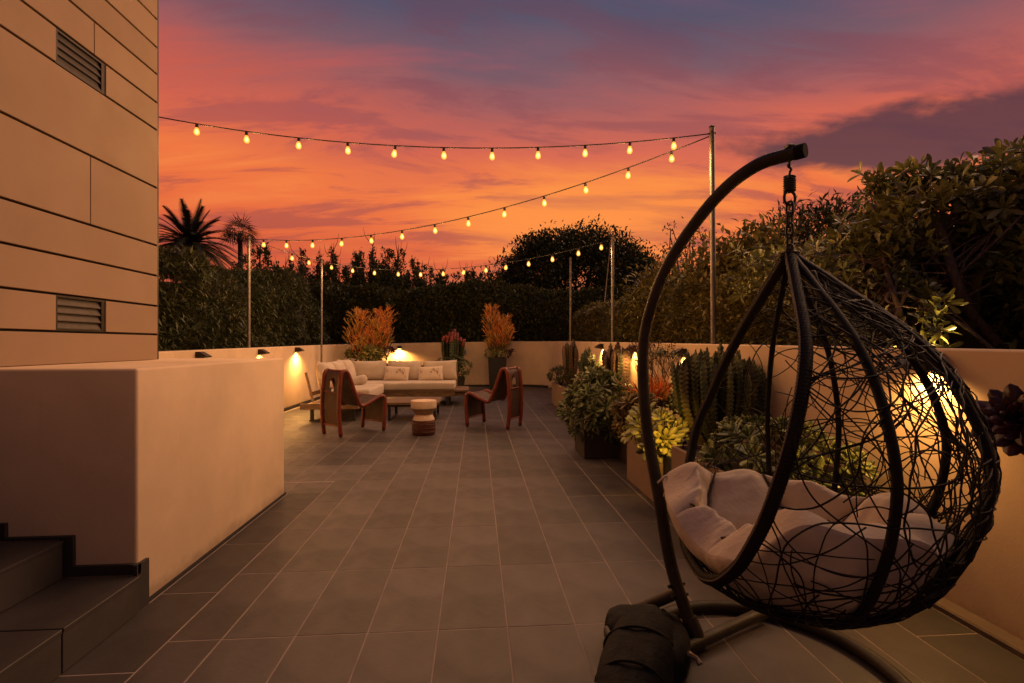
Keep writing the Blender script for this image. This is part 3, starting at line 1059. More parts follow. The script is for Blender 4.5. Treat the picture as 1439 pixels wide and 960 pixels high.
# ---- red chairs (local frame: x forward, y across, z up)
def red_chair(label, loc, rz):
    t = thing('armless_chair', label, 'chair', loc, 'pair of red ribbon chairs', rz, local=True)
    prof = catmull([(-0.01, 0.0), (-0.035, 0.25), (-0.035, 0.55), (-0.012, 0.80), (0.012, 0.872), (0.05, 0.892), (0.09, 0.868), (0.13, 0.78), (0.21, 0.56),
                    (0.27, 0.43), (0.31, 0.395), (0.37, 0.405), (0.50, 0.46), (0.60, 0.505), (0.655, 0.50), (0.685, 0.455), (0.685, 0.30), (0.665, 0.0)], 5)
    halfw = lambda x: 0.20 + 0.05 * np.clip(x / 0.65, 0, 1)
    for s_ in (-1, 1):
        P = np.array([(x, s_ * halfw(x), max(z, 0.012)) for x, z in prof])
        # flat leather-wrapped rail: a tube widened in plan
        emit(G().tube(P, 0.029, 8), 'side_rail', M['red'], t, smooth=True)
        P2 = P + np.array((0.012, -s_ * 0.016, 0.0))
        emit(G().tube(P2[4:-4], 0.017, 6), 'inner_binding', M['red'], t, smooth=True)
        emit(G().lathe([(0.018, 0), (0.02, 0.012)], 8, (prof[0][0], s_ * halfw(prof[0][0]), 0)), 'foot', M['black'], t)
        emit(G().lathe([(0.018, 0), (0.02, 0.012)], 8, (prof[-1][0], s_ * halfw(prof[-1][0]), 0)), 'foot', M['black'], t)
    k = len(prof)

    def sheet(sel, name, m, hole=False, dip=0.012):
        pr = prof[sel]
        n = 13
        ys = np.linspace(-1, 1, n)
        V = np.array([[(x + dip * (1 - y * y), y * (halfw(x) - 0.012), z - dip * (1 - y * y) * 0.6) for y in ys] for x, z in pr])
        # corded surface: every other cord stands proud
        V[:, 1::2, 0] += 0.006
        g = G()
        a, b = V.shape[:2]
        fs = []
        for i in range(a - 1):
            for j in range(b - 1):
                zc = (pr[i][1] + pr[i + 1][1]) / 2
                if hole:
                    wv = 2.4 * (1 - abs((zc - 0.70) / 0.105) ** 1.6) if abs(zc - 0.70) < 0.105 else 0
                    if abs(j - (b - 2) / 2) < wv:
                        continue
                fs.append((i * b + j, i * b + j + 1, (i + 1) * b + j + 1, (i + 1) * b + j))
        g.add(V.reshape(-1, 3), fs)
        g.add(V.reshape(-1, 3) + np.array((0.006, 0, -0.004)), [f[::-1] for f in fs])
        emit(g, name, m, t, smooth=True)
    i_top = int(np.argmax(prof[:, 1]))
    i0 = int(np.argmax(prof[:, 1] > 0.1))
    i1 = k - 1 - int(np.argmax(prof[::-1, 1] > 0.1))
    i_fr = k - 1 - int(np.argmax(prof[::-1, 1] > 0.47))
    sheet(slice(i0, i_top + 1), 'rear_panel', M['weave'], True)
    sheet(slice(i_top, i_fr + 1), 'seat_panel', M['weave'], False, 0.02)
    sheet(slice(i_fr, i1 + 1), 'front_panel', M['weave'])
    for i, nm in ((i0, 'rear_cross_bar'), (i_top, 'top_cross_bar'), (i1, 'front_cross_bar'), (i_fr - 4, 'knee_cross_bar')):
        x, z = prof[i]
        emit(G().tube([(x, y, z + (0.012 * (abs(y) * 4) ** 2 if nm == 'top_cross_bar' else 0)) for y in np.linspace(-halfw(x), halfw(x), 7)], 0.016 if 'top' in nm else 0.011, 7), nm, M['red'], t, smooth=True)
    x, z = 0.004, 0.60
    emit(G().tube([(x - 0.03, y, z) for y in np.linspace(-0.19, 0.19, 5)], 0.010, 6), 'rear_strap', M['red'], t, smooth=True)
    return t


def heading(p, q):
    return math.atan2(q[1] - p[1], q[0] - p[0])


ca = red_chair('red leather ribbon chair on the left, its slotted back turned to the camera', (-1.975, 6.90, 0), heading((-1.975, 6.90), (-1.55, 7.385)))
cb = copy_tree(ca)
cb.location = (0.557, 7.36, 0)
cb.rotation_euler = (0, 0, heading((0.557, 7.36), (0.0, 7.71)))
cb['label'] = 'red leather ribbon chair on the right, seen from the side facing the sofa'

# ---- cover plate on the back wall
cp = thing('wall_socket', 'small pale framed outlet cover on the back wall beside the middle cactus', 'outlet', (-0.354, 14.47, 1.03))
emit(G().box((-0.44, 14.468, 0.93), (-0.27, 14.498, 1.12), 0.006), 'plate', M['plate'], cp)
emit(G().box((-0.41, 14.455, 0.96), (-0.31, 14.467, 1.09), 0.004), 'socket_cover', M['plate_in'], cp)


# ================================================================== PLANTERS AND PLANTS
def planter(name, label, lo, hi, m, taper=0.0, group=None, lip=0.02):
    x0, y0, _ = lo
    x1, y1, h = hi
    t = thing(name, label, 'planter', ((x0 + x1) / 2, (y0 + y1) / 2, 0), group)
    g = G()
    tx, ty = taper, taper

    def ring(e, z):
        k = 1 - z / h
        return [(x0 + tx * k + e, y0 + ty * k + e, z), (x1 - tx * k - e, y0 + ty * k + e, z), (x1 - tx * k - e, y1 - ty * k - e, z), (x0 + tx * k + e, y1 - ty * k - e, z)]
    rings = [ring(0.006, 0.0), ring(0, 0.008), ring(0, h - 0.006), ring(0.005, h), ring(lip, h), ring(lip, h - 0.05)]
    V = [p for r_ in rings for p in r_]
    F = [(4 * i + q, 4 * i + (q + 1) % 4, 4 * i + 4 + (q + 1) % 4, 4 * i + 4 + q) for i in range(5) for q in range(4)] + [(3, 2, 1, 0)]
    emit(g.add(V, F), 'box', m, t)
    emit(G().add([(p[0], p[1], h - 0.03 + rng.uniform(-0.01, 0.01)) for p in ring(lip - 0.002, h - 0.03)], [(0, 1, 2, 3)]), 'soil', M['soil'], t)
    return t


planter('planter_box', 'dark brown square planter under the big round jade bush', (1.18, 5.28, 0), (1.66, 5.80, 0.34), M['pot_brown'])
planter('planter_box', 'tan trough planter under the russet rosettes, left of the dark gap', (1.40, 3.74, 0), (2.12, 4.46, 0.44), M['tan'])
planter('planter_box', 'dark brown planter of olive rosettes between the jade bush and the tan trough', (1.56, 4.50, 0), (2.15, 5.24, 0.36), M['pot_brown'])
planter('planter_box', 'tan trough planter holding the big spiny cactus, partly seen through the egg chair', (1.40, 2.62, 0), (2.12, 3.42, 0.53), M['tan'])
planter('plant_pot', 'narrow black pot in the gap between the two tan troughs', (1.46, 3.47, 0), (1.86, 3.70, 0.40), M['pot'])
planter('planter_box', 'tan trough planter at the far end of the right wall', (1.60, 8.45, 0), (2.20, 10.30, 0.46), M['tan'])
planter('planter_box', 'tan trough planter behind the round jade bush along the right wall', (1.62, 5.95, 0), (2.20, 8.25, 0.46), M['tan'])
planter('tall_pot', 'tall tapered black pot at the back wall behind the right chair', (0.33, 13.75, 0), (0.85, 14.25, 0.88), M['pot'], 0.05)
planter('plant_pot', 'dark pot hidden behind the left sofa corner under the fiery bush', (-3.2, 12.9, 0), (-2.35, 13.5, 0.75), M['pot'], 0.04)
planter('plant_pot', 'brown pot behind the right end of the sofa under the middle cactus', (-0.95, 12.75, 0), (-0.3, 13.3, 0.40), M['pot_brown'], 0.04)


def firestick(label, base, clumps, seed, n=330):
    """clumps: (x, y offset, z bottom, z top, radius)"""
    g_ = np.random.default_rng(seed)
    t = thing('fire_stick_plant', label, 'succulent', base)
    lo, hi = G(), G()
    for cx, cy, z0, z1, rad in clumps:
        for i in range(n):
            f = g_.uniform(0, 1) ** 0.8
            z = z0 + (z1 - z0) * f
            prof = math.sin(PI * min(1, (1 - f) * 0.80 + 0.12)) ** 0.7
            a = g_.uniform(0, 2 * PI)
            rr = rad * prof * g_.uniform(0.1, 0.75)
            p = np.array((cx + rr * math.cos(a), cy + rr * math.sin(a), z))
            d = unit(np.array([math.cos(a) * g_.uniform(0.3, 1.1), math.sin(a) * g_.uniform(0.3, 1.1), g_.uniform(0.7, 1.5)]))
            L = g_.uniform(0.13, 0.30)
            e = p + d * L
            bend = p + d * L * 0.5 + g_.normal(0, 0.008, 3)
            (hi if f > g_.uniform(0.12, 0.4) else lo).tube([p, bend, e], [0.010, 0.0095, 0.005], 4)
            for _ in range(2):
                d2 = unit(d + g_.normal(0, 0.45, 3))
                (hi if f > 0.25 else lo).tube([bend, bend + d2 * L * 0.6], [0.008, 0.0045], 3)
        for i in range(7):
            a = g_.uniform(0, 2 * PI)
            lo.tube(catmull([(base[0] + (cx - base[0]) * 0.4, base[1], base[2]), (cx + 0.04 * math.cos(a), cy, z0 + 0.25 * (z1 - z0)), (cx + rad * 0.4 * math.cos(a), cy + rad * 0.4 * math.sin(a), z0 + (z1 - z0) * 0.7)], 3), 0.012, 5)
    o = emit(hi, 'orange_sticks', M['fire'], t)
    o['kind'] = 'stuff'
    o = emit(lo, 'olive_sticks', M['fire_low'], t)
    o['kind'] = 'stuff'
    return t


firestick('large orange fire stick bush with two peaks behind the left end of the sofa', (-2.8, 13.2, 0.7),
          [(-3.12, 13.2, 1.0, 2.03, 0.40), (-2.47, 13.15, 1.05, 2.08, 0.30), (-2.62, 13.05, 0.95, 1.75, 0.35), (-2.85, 13.0, 0.85, 1.35, 0.5)], 1, 150)
firestick('orange fire stick bush growing from the tall tapered black pot', (0.6, 14.0, 0.85),
          [(0.45, 14.0, 1.05, 2.22, 0.22), (0.78, 13.98, 1.1, 1.92, 0.34), (0.6, 13.95, 1.0, 1.5, 0.42)], 2, 140)
firestick('low red fire stick tuft beside the chair stand under the bare shrub', (1.80, 4.75, 0.40),
          [(1.80, 4.75, 0.52, 0.78, 0.12), (1.70, 4.85, 0.5, 0.70, 0.11)], 3, 24)


def rosettes(t, centers, axes, size, n, tpl, m, singles, g_, mass='rosette_leaves', part='leaf', lo_el=-5):
    P, Dr, U, S = [], [], [], []
    for c, ax in zip(centers, axes):
        ax = unit(np.array(ax, float))
        h = np.array((0, 0, 1.0)) if abs(ax[2]) < 0.9 else np.array((1.0, 0, 0))
        e1 = unit(np.cross(ax, h))
        e2 = np.cross(ax, e1)
        sc = size * g_.uniform(0.8, 1.2)
        ph = g_.uniform(0, 6.28)
        for k in range(n):
            a = ph + k * 2.39996
            f = (k + 0.5) / n
            el = R(80 - (80 - lo_el) * f ** 0.75)
            d = (e1 * math.cos(a) + e2 * math.sin(a)) * math.cos(el) + ax * math.sin(el)
            P.append(np.array(c) + d * sc * 0.06 - ax * sc * 0.1 * f)
            Dr.append(d + g_.normal(0, 0.06, 3))
            U.append(ax)
            S.append(sc * (0.45 + 0.55 * f) * g_.uniform(0.88, 1.1))
    P, Dr, U = np.array(P), np.array(Dr), np.array(U)
    leaves(t, tpl, P, frames(Dr, U), np.array(S), m, singles, part, mass)


def hemi_points(c, r, n, g_, zmin=-0.3):
    out = []
    while len(out) < n:
        d = unit(g_.normal(size=3))
        if d[2] < zmin:
            continue
        q = np.array(c) + d * np.array(r) * g_.uniform(0.78, 1.05)
        out.append((q, unit(d * np.array((1, 1, 1.0)) + np.array((0, 0, 0.35)))))
    return [o_[0] for o_ in out], [o_[1] for o_ in out]


SPOON = thick_leaf(0.12, 0.23, 0.09)
JADE = thick_leaf(0.20, 0.30, 0.16, -0.05)
LANCE = thick_leaf(0.14, 0.15, 0.09, -0.15)


def succ_bush(name, label, base, c, r, n, size, per, tpl, m, singles, seed, zmin=-0.45, stems=9, cat='succulent'):
    g_ = np.random.default_rng(seed)
    t = thing(name, label, cat, base)
    C, A = hemi_points(c, r, n, g_, zmin)
    rosettes(t, C, A, size, per, tpl, m, singles, g_)
    g = G()
    for i in range(stems):
        q = C[i * (len(C) // stems)]
        mid = (np.array(base) + np.array(q)) / 2 + g_.normal(0, 0.03, 3)
        g.tube(catmull([base, mid, q], 4), np.linspace(0.016, 0.006, 9), 5)
    emit(g, 'branches', M['bark'], t, smooth=True)
    return t


succ_bush('jade_bush', 'big round green jade bush overflowing the dark brown planter', (1.42, 5.5, 0.30), (1.40, 5.50, 0.55), (0.42, 0.39, 0.41), 115, 0.125, 10, SPOON, M['jade'], 290, 21, -0.75)
succ_bush('jade_bush', 'small round jade bush hanging from the pot right of the sofa', (-0.62, 12.9, 0.38), (-0.62, 12.8, 0.60), (0.48, 0.3, 0.36), 70, 0.10, 9, SPOON, M['jade'], 0, 22, -0.7)
succ_bush('leafy_succulent', 'low leafy green succulent filling the tall black pot under the orange sticks', (0.6, 14.0, 0.84), (0.6, 13.95, 0.98), (0.36, 0.28, 0.16), 40, 0.10, 8, SPOON, M['aeon'], 0, 23)
succ_bush('leafy_succulent', 'broad leafy succulent spread below the two orange peaks behind the sofa', (-2.85, 13.1, 0.75), (-2.85, 12.95, 0.98), (0.52, 0.3, 0.24), 60, 0.15, 9, SPOON, M['aeon'], 0, 24)
succ_bush('red_rosette', 'deep red rosettes at the right edge of the orange bush in the tall pot', (0.9, 13.95, 0.86), (1.0, 13.9, 1.0), (0.1, 0.1, 0.1), 6, 0.11, 12, SPOON, M['aeon_r'], 0, 25, -0.2, 3)
succ_bush('red_rosette', 'red rosettes at the right foot of the orange bush behind the sofa', (-2.35, 13.0, 0.9), (-2.28, 12.95, 1.08), (0.12, 0.1, 0.12), 7, 0.11, 12, SPOON, M['aeon_r'], 0, 26, -0.2, 3)
succ_bush('small_shrub', 'small dark shrub at the far left end of the right hand planters', (1.72, 9.9, 0.44), (1.70, 9.8, 0.62), (0.24, 0.3, 0.18), 60, 0.085, 9, LANCE, M['hedge'], 0, 27)
succ_bush('russet_succulent', 'russet tinted spiky rosettes left of the chair stand above the tan trough', (1.55, 4.45, 0.4), (1.52, 4.50, 0.58), (0.21, 0.24, 0.20), 24, 0.115, 16, LANCE, M['aeon_o'], 220, 28, -0.5)
succ_bush('leafy_succulent', 'big leaved green succulent seen through the egg chair beside its cushion', (1.85, 2.85, 0.5), (1.86, 2.85, 0.53), (0.42, 0.42, 0.26), 48, 0.122, 15, SPOON, M['aeon_b'], 280, 29, -0.5)
succ_bush('leafy_succulent', 'low mixed green succulents between the jade bush and the red tinged cactus', (1.85, 7.1, 0.44), (1.85, 6.9, 0.55), (0.35, 0.9, 0.2), 70, 0.10, 9, SPOON, M['jade'], 0, 30)

succ_bush('leafy_succulent', 'green rosette succulents under the largest wall lamp behind the red stick tuft', (1.95, 5.1, 0.42), (1.92, 5.05, 0.55), (0.26, 0.42, 0.22), 34, 0.115, 11, SPOON, M['jade'], 0, 34, -0.4)
succ_bush('leafy_succulent', 'olive rosette succulents filling the corner between jade bush and tan trough', (1.80, 4.9, 0.36), (1.62, 4.92, 0.45), (0.20, 0.26, 0.22), 30, 0.11, 12, SPOON, M['aeon_o'], 150, 35, -0.6)

# lit aeonium by the stand
g_ = np.random.default_rng(31)
ae = thing('aeonium', 'glowing yellow aeonium rosettes spilling over the black pot by the chair stand', 'succulent', (1.56, 3.85, 0.42))
AC = [(1.38, 3.74, 0.47), (1.36, 3.90, 0.60), (1.50, 3.82, 0.66), (1.30, 3.98, 0.52), (1.56, 3.76, 0.56), (1.47, 3.70, 0.50), (1.42, 4.02, 0.66)]
AX = [(-0.5, -0.85, 0.2), (-0.5, -0.6, 0.6), (-0.1, -0.5, 0.9), (-0.8, -0.4, 0.3), (0.2, -0.8, 0.5), (-0.2, -0.95, 0.1), (-0.4, -0.5, 0.8)]
rosettes(ae, AC, AX, 0.135, 24, SPOON, M['aeon'], 168, g_)
g = G()
for q in AC:
    g.tube(catmull([(1.50, 3.84, 0.38), (np.array((1.50, 3.84, 0.42)) + np.array(q)) / 2 + np.array((0, 0, 0.03)), q], 4), 0.010, 6)
emit(g, 'stems', M['bark'], ae, smooth=True)

# dark red rosette at the right edge
g_ = np.random.default_rng(33)
rr_ = thing('aeonium', 'dark red aeonium rosette at the right edge in front of the pale wall', 'succulent', (2.02, 1.45, 0.0))
rosettes(rr_, [(2.03, 1.68, 0.97)], [(-0.75, -0.55, 0.45)], 0.15, 42, SPOON, M['aeon_r'], 42, g_)
rosettes(rr_, [(2.12, 1.45, 1.05), (2.0, 1.3, 0.9), (2.09, 1.60, 0.90)], [(-0.4, -0.6, 0.7), (-0.6, -0.7, 0.4), (-0.6, -0.6, 0.1)], 0.13, 32, SPOON, M['aeon_r'], 0, g_)
g = G()
for q in ((2.03, 1.68, 0.97), (2.12, 1.45, 1.05), (2.0, 1.3, 0.9), (2.09, 1.60, 0.90)):
    g.tube(catmull([(2.04, 1.42, 0.42), (2.06, 1.45, 0.7), q], 5), 0.012, 6)
emit(g, 'stems', M['bark'], rr_, smooth=True)
planter('plant_pot', 'square black pot out at the right edge carrying the dark red rosette', (1.9, 1.25, 0), (2.2, 1.55, 0.45), M['pot'], 0.03)


def column(path, r, ribs, m, t, g_, tip=None, serr=0.18, name='stem'):
    """one ribbed cactus column along a path, with notched edges"""
    P = catmull(path, 5)
    n = len(P)
    L = np.concatenate([[0], np.cumsum(np.linalg.norm(np.diff(P, axis=0), axis=1))])
    k = max(n, int(L[-1] / max(r * 0.5, 0.016)))
    k = min(k, 44)
    s_ = np.linspace(0, L[-1], k)
    Q = np.stack([np.interp(s_, L, P[:, i]) for i in range(3)], 1)
    T = unit(np.gradient(Q, axis=0))
    u = unit(np.cross(T, np.array((0.3, 1, 0.1))))
    v = np.cross(T, u)
    ph = g_.uniform(0, 6.28)
    V = []
    for i in range(k):
        f = i / (k - 1)
        taper = min(1, 0.75 + f * 1.2) * (1 - max(0, (f - 0.86) / 0.14) ** 2 * 0.8)
        ring = []
        for q in range(ribs * 2):
            a = ph + q * PI / ribs + 0.25 * f
            edge = q % 2 == 0
            rr = r * taper * ((1.0 + (serr if i % 2 else -serr)) if edge else 0.52)
            ring.append(Q[i] + rr * (math.cos(a) * u[i] + math.sin(a) * v[i]))
        V.append(ring)
    V = np.array(V)
    o = emit(G().grid(V, wrap=True).add([Q[-1] + T[-1] * r * 0.4] + list(V[-1]), [(0, 1 + q, 1 + (q + 1) % (ribs * 2)) for q in range(ribs * 2)]), name, m, t, smooth=False)
    # little leaves on the edges
    lv = G()
    if tip is not None:
        for i in range(int(k * 0.45), k, 1):
            for q in range(0, ribs * 2, 2):
                if g_.uniform() < 0.55:
                    continue
                p = V[i, q]
                d = unit(p - Q[i] + T[i] * r * 0.8)
                sd = np.cross(d, T[i]) * r * 0.16
                Lf = r * g_.uniform(0.5, 1.0)
                lv.add([p - sd, p + sd, p + d * Lf], [(0, 1, 2), (2, 1, 0)])
        if lv.v:
            emit(lv, 'leaflets', tip, o)['kind'] = 'stuff'
    return o


def cactus(name, label, base, stems, r, ribs, m, tip, seed, spread, top, bulge=0.5, serr=0.18, m2=None, drop=0.33, cap=None):
    g_ = np.random.default_rng(seed)
    t = thing(name, label, 'cactus', base)
    bx, by, bz = base
    for i in range(stems):
        a = i * 2.39996 + g_.uniform(-0.3, 0.3)
        f = math.sqrt((i + 0.5) / stems)
        ox, oy = spread[0] * f * math.cos(a), spread[1] * f * math.sin(a)
        h = bz + (top - bz) * (1 - drop * f ** 2) * g_.uniform(0.86, 1.0)
        if i == 0:
            h = top
        path = [(bx + ox * 0.25, by + oy * 0.25, bz), (bx + ox * (0.6 + 0.25 * bulge), by + oy * (0.6 + 0.25 * bulge), bz + (h - bz) * 0.4),
                (bx + ox, by + oy, bz + (h - bz) * 0.75), (bx + ox * 1.0 + g_.normal(0, 0.012), by + oy, h)]
        mm = m2 if (m2 is not None and i % 7 == 3) else m
        rs_ = r * g_.uniform(0.85, 1.15)
        o = column(path, rs_, ribs, mm, t, g_, tip, serr)
        if cap is not None:
            P = catmull(path, 8)
            k = int(len(P) * g_.uniform(0.72, 0.84))
            tp = G().tube(P[k:], np.linspace(rs_ * 0.78, rs_ * 0.62, len(P) - k), 7)
            tp.add([P[-1] + np.array((0, 0, rs_ * 0.5))], [])
            emit(tp, 'red_tip', cap, o, smooth=True)
    return t


cactus('columnar_cactus', 'dark columnar cactus with bright red tips behind the right end of the sofa', (-0.63, 13.0, 0.38), 16, 0.062, 3, M['cact'], M['cact_tip'], 41, (0.30, 0.18), 1.66, 0.9, drop=0.10, cap=M['cact_tip'])
cactus('columnar_cactus', 'reddish columnar cactus below the thinnest far pole', (1.92, 9.8, 0.44), 13, 0.046, 3, M['cact_r'], M['cact_r'], 42, (0.16, 0.15), 1.36, 0.9, drop=0.12)
cactus('columnar_cactus', 'green pyramid shaped cactus below the farthest lamp on the right wall', (2.02, 8.75, 0.44), 14, 0.042, 4, M['cact'], M['cact'], 43, (0.17, 0.16), 1.20)
cactus('columnar_cactus', 'red edged columnar cactus beside the second lamp behind the jade bush', (2.02, 7.0, 0.44), 17, 0.042, 3, M['cact_r'], M['cact_r'], 44, (0.20, 0.17), 1.30, 0.8, drop=0.15, m2=M['cact'])
cactus('candelabra_cactus', 'big dark spiny candelabra cactus behind the open side of the egg chair', (1.95, 3.84, 0.40), 64, 0.033, 3, M['cact_d'], M['cact_d'], 45, (0.36, 0.34), 1.27, 1.0, 0.26, M['cact_y'], drop=0.20)


def bare_shrub(label, base, top, spread, n, seed, m_leaf):
    g_ = np.random.default_rng(seed)
    t = thing('bare_shrub', label, 'shrub', base)
    g = G()
    P, Dr = [], []

    def grow(p, d, L, r, depth):
        q = p + d * L
        g.tube([p, (p + q) / 2 + g_.normal(0, 0.1 * L, 3), q], [r, r * 0.85, r * 0.7], 4)
        if depth == 0:
            for _ in range(5):
                P.append(q + g_.normal(0, 0.02, 3))
                Dr.append(unit(d + g_.normal(0, 0.5, 3)))
            return
        for _ in range(3):
            grow(q, unit(d + g_.normal(0, 0.36, 3) * np.array((1, 1, 0.4)) + np.array((0, 0, 0.25))), L * 0.74, r * 0.65, depth - 1)
    for _ in range(n):
        grow(np.array(base), unit(np.array((g_.normal(0, spread), g_.normal(0, spread), 1))), (top - base[2]) * 0.38, 0.008, 3)
    emit(g, 'twigs', M['twig'], t)['kind'] = 'stuff'
    P, Dr = np.array(P), np.array(Dr)
    leaves(t, leaf_tpl(0.2, 0.25, fine=False), P, frames(Dr), np.full(len(P), 0.03), m_leaf, 0)


bare_shrub('sparse twiggy shrub beside the largest wall lamp, just right of the stand', (2.05, 5.55, 0.44), 1.26, 0.16, 4, 51, M['sapling'])
bare_shrub('sparse twiggy shrub in front of the largest wall lamp by the spiny cactus', (2.02, 4.9, 0.42), 1.18, 0.2, 3, 52, M['cact'])

# ================================================================== HEDGES AND TREES
LEAF4 = leaf_tpl(0.2, 0.22, 0.12, 0.3, fine=False)
NARROW = leaf_tpl(0.1, 0.11, 0.2, 0.3, fine=False)
BROAD = leaf_tpl(0.12, 0.17, 0.2, 0.35, fine=True)


def hedge(name, label, x0, x1, fy, depth, z0, topf, n, size, tpl, m, axis='x', seed=0, face=-1, core=0.45, bumps=0.35, singles=0, cat='hedge'):
    """a clipped mass of leaves. u runs along the hedge, the front face is at fy and looks along `face`"""
    g_ = np.random.default_rng(seed)
    mid = (x0 + x1) / 2
    loc = (mid, fy, 0) if axis == 'x' else (fy, mid, 0)
    t = thing(name, label, cat, loc)
    u = g_.uniform(x0, x1, n)
    top = topf(u)
    kind = g_.uniform(size=n)
    fz = np.where(kind < 0.7, g_.uniform(0, 1, n) ** 0.9, 1 - np.abs(g_.normal(0, 0.045, n)))
    z = z0 + (top - z0) * fz
    dep = np.where(kind < 0.7, np.abs(g_.normal(0, 0.13, n)), g_.uniform(0, 1, n)) * depth
    b = fbm2(u * 1.7, z * 2.0, seed + 5, 4) * bumps
    b2 = fbm2(u * 5.1, z * 5.5, seed + 6, 3) * bumps * 0.45
    v = fy - face * (dep + b + b2 + 0.3 * depth * np.clip((fz - 0.75) / 0.25, 0, 1) ** 2)
    P = np.stack([u, v, z], 1) if axis == 'x' else np.stack([v, u, z], 1)
    out = np.array((0, face, 0.0)) if axis == 'x' else np.array((face, 0, 0.0))
    Dr = unit(rdirs(n, g_) + out * 0.55 + np.array((0, 0, 0.45)))
    S = size * g_.uniform(0.65, 1.35, n)
    leaves(t, tpl, P, frames(Dr, rdirs(n, g_) * 0.5 + np.array((0, 0, 1))), S, m, singles)
    # inner mass of twigs and shaded leaves so the hedge is not see-through
    uu = np.linspace(x0, x1, int((x1 - x0) / 0.18))
    zz = np.linspace(0, 1, 14)
    U, Z = np.meshgrid(uu, zz, indexing='ij')
    Zt = z0 - 0.3 + (topf(U) - 0.28 - z0 + 0.3) * Z
    Vv = fy - face * (core * depth + fbm2(U * 1.7, Zt * 2.0, seed + 5, 4) * bumps + fbm2(U * 9, Zt * 9, seed + 8, 2) * 0.06 + 0.35 * depth * np.clip((Z - 0.7) / 0.3, 0, 1) ** 2)
    A = np.stack([U, Vv, Zt], -1) if axis == 'x' else np.stack([Vv, U, Zt], -1)
    Bk = fy - face * (depth * 1.2 + 0 * U)
    A2 = np.stack([U, Bk, Zt], -1) if axis == 'x' else np.stack([Bk, U, Zt], -1)
    g = G()
    g.grid(np.concatenate([A, A2[:, ::-1]], axis=1), wrap=True)
    emit(g, 'inner_growth', m, t)['kind'] = 'stuff'
    return t


topL = lambda u: 2.40 + (np.asarray(u) - 5) * 0.085 + 0.24 * fbm2(np.asarray(u) * 2.2, np.asarray(u) * 0, 71, 3)
topB = lambda u: 3.20 + 0.26 * fbm2(np.asarray(u) * 1.6, np.asarray(u) * 0, 72, 4)
topR = lambda u: 2.34 + 0.26 * fbm2(np.asarray(u) * 2.0, np.asarray(u) * 0, 73, 4) + 0.0 * np.asarray(u)
hedge('hedge', 'dark narrow leaved hedge behind the left wall beside the house', 3.6, 14.5, -4.5, 1.3, 0.85, topL, 42000, 0.13, NARROW, M['hedge'], 'y', 61, face=1)
hedge('hedge', 'long dark hedge closing the terrace behind the sofa and back wall', -7.0, 5.5, 16.0, 1.6, 0.7, topB, 44000, 0.13, LEAF4, M['hedge_b'], 'x', 62, face=-1)
hedge('hedge', 'olive brown broad leaved hedge behind the right wall and tallest pole', 3.3, 15.5, 3.05, 1.5, 0.95, topR, 36000, 0.095, LEAF4, M['hedge_r'], 'y', 63, face=-1, bumps=0.22, singles=0)


def limb_tree(name, label, base, crown_c, crown_r, nclump, per, size, tpl, m, seed, trunk_r=0.12, bark='bark_dark', clump_r=0.35, cat='tree', shell=0.55, zcut=-0.6, singles=0):
    g_ = np.random.default_rng(seed)
    t = thing(name, label, cat, base)
    c, r = np.array(crown_c), np.array(crown_r)
    K = []
    while len(K) < nclump:
        d = unit(g_.normal(size=3))
        if d[2] < zcut:
            continue
        q = c + d * r * g_.uniform(shell, 1.0) * (1 + 0.10 * float(fbm2(np.array(d[0] * 3), np.array(d[2] * 3 + d[1]), seed)))
        K.append((q, d))
    P, Dr = [], []
    for q, d in K:
        n = int(per * g_.uniform(0.6, 1.4))
        P.append(q + g_.normal(0, clump_r, (n, 3)) * np.array((1, 1, 0.75)))
        Dr.append(unit(rdirs(n, g_) + d * 0.5 + np.array((0, 0, 0.4))))
    P, Dr = np.concatenate(P), np.concatenate(Dr)
    leaves(t, tpl, P, frames(Dr, rdirs(len(P), g_) * 0.5 + np.array((0, 0, 1))), size * g_.uniform(0.6, 1.3, len(P)), m, singles)
    b = np.array(base)
    fork = b + (c - b) * 0.45
    g = G()
    g.tube(catmull([b, (b + fork) / 2 + g_.normal(0, 0.05, 3), fork], 5), np.linspace(trunk_r, trunk_r * 0.7, 11), 8)
    emit(g, 'trunk', M[bark], t, smooth=True)
    g = G()
    for q, d in K[:: max(1, nclump // 16)]:
        g.tube(catmull([fork, (fork + q) / 2 + g_.normal(0, 0.15, 3), q], 4), np.linspace(trunk_r * 0.45, 0.012, 9), 5)
    emit(g, 'limbs', M[bark], t, smooth=True)
    return t


limb_tree('dome_tree', 'large dark dome shaped tree rising behind the back hedge, right of centre', (4.3, 21.2, 0.6), (4.55, 21.3, 2.8), (4.25, 2.6, 3.25), 680, 90, 0.19, LEAF4, M['dome'], 81, 0.25, clump_r=0.30, shell=0.74, zcut=-0.35)
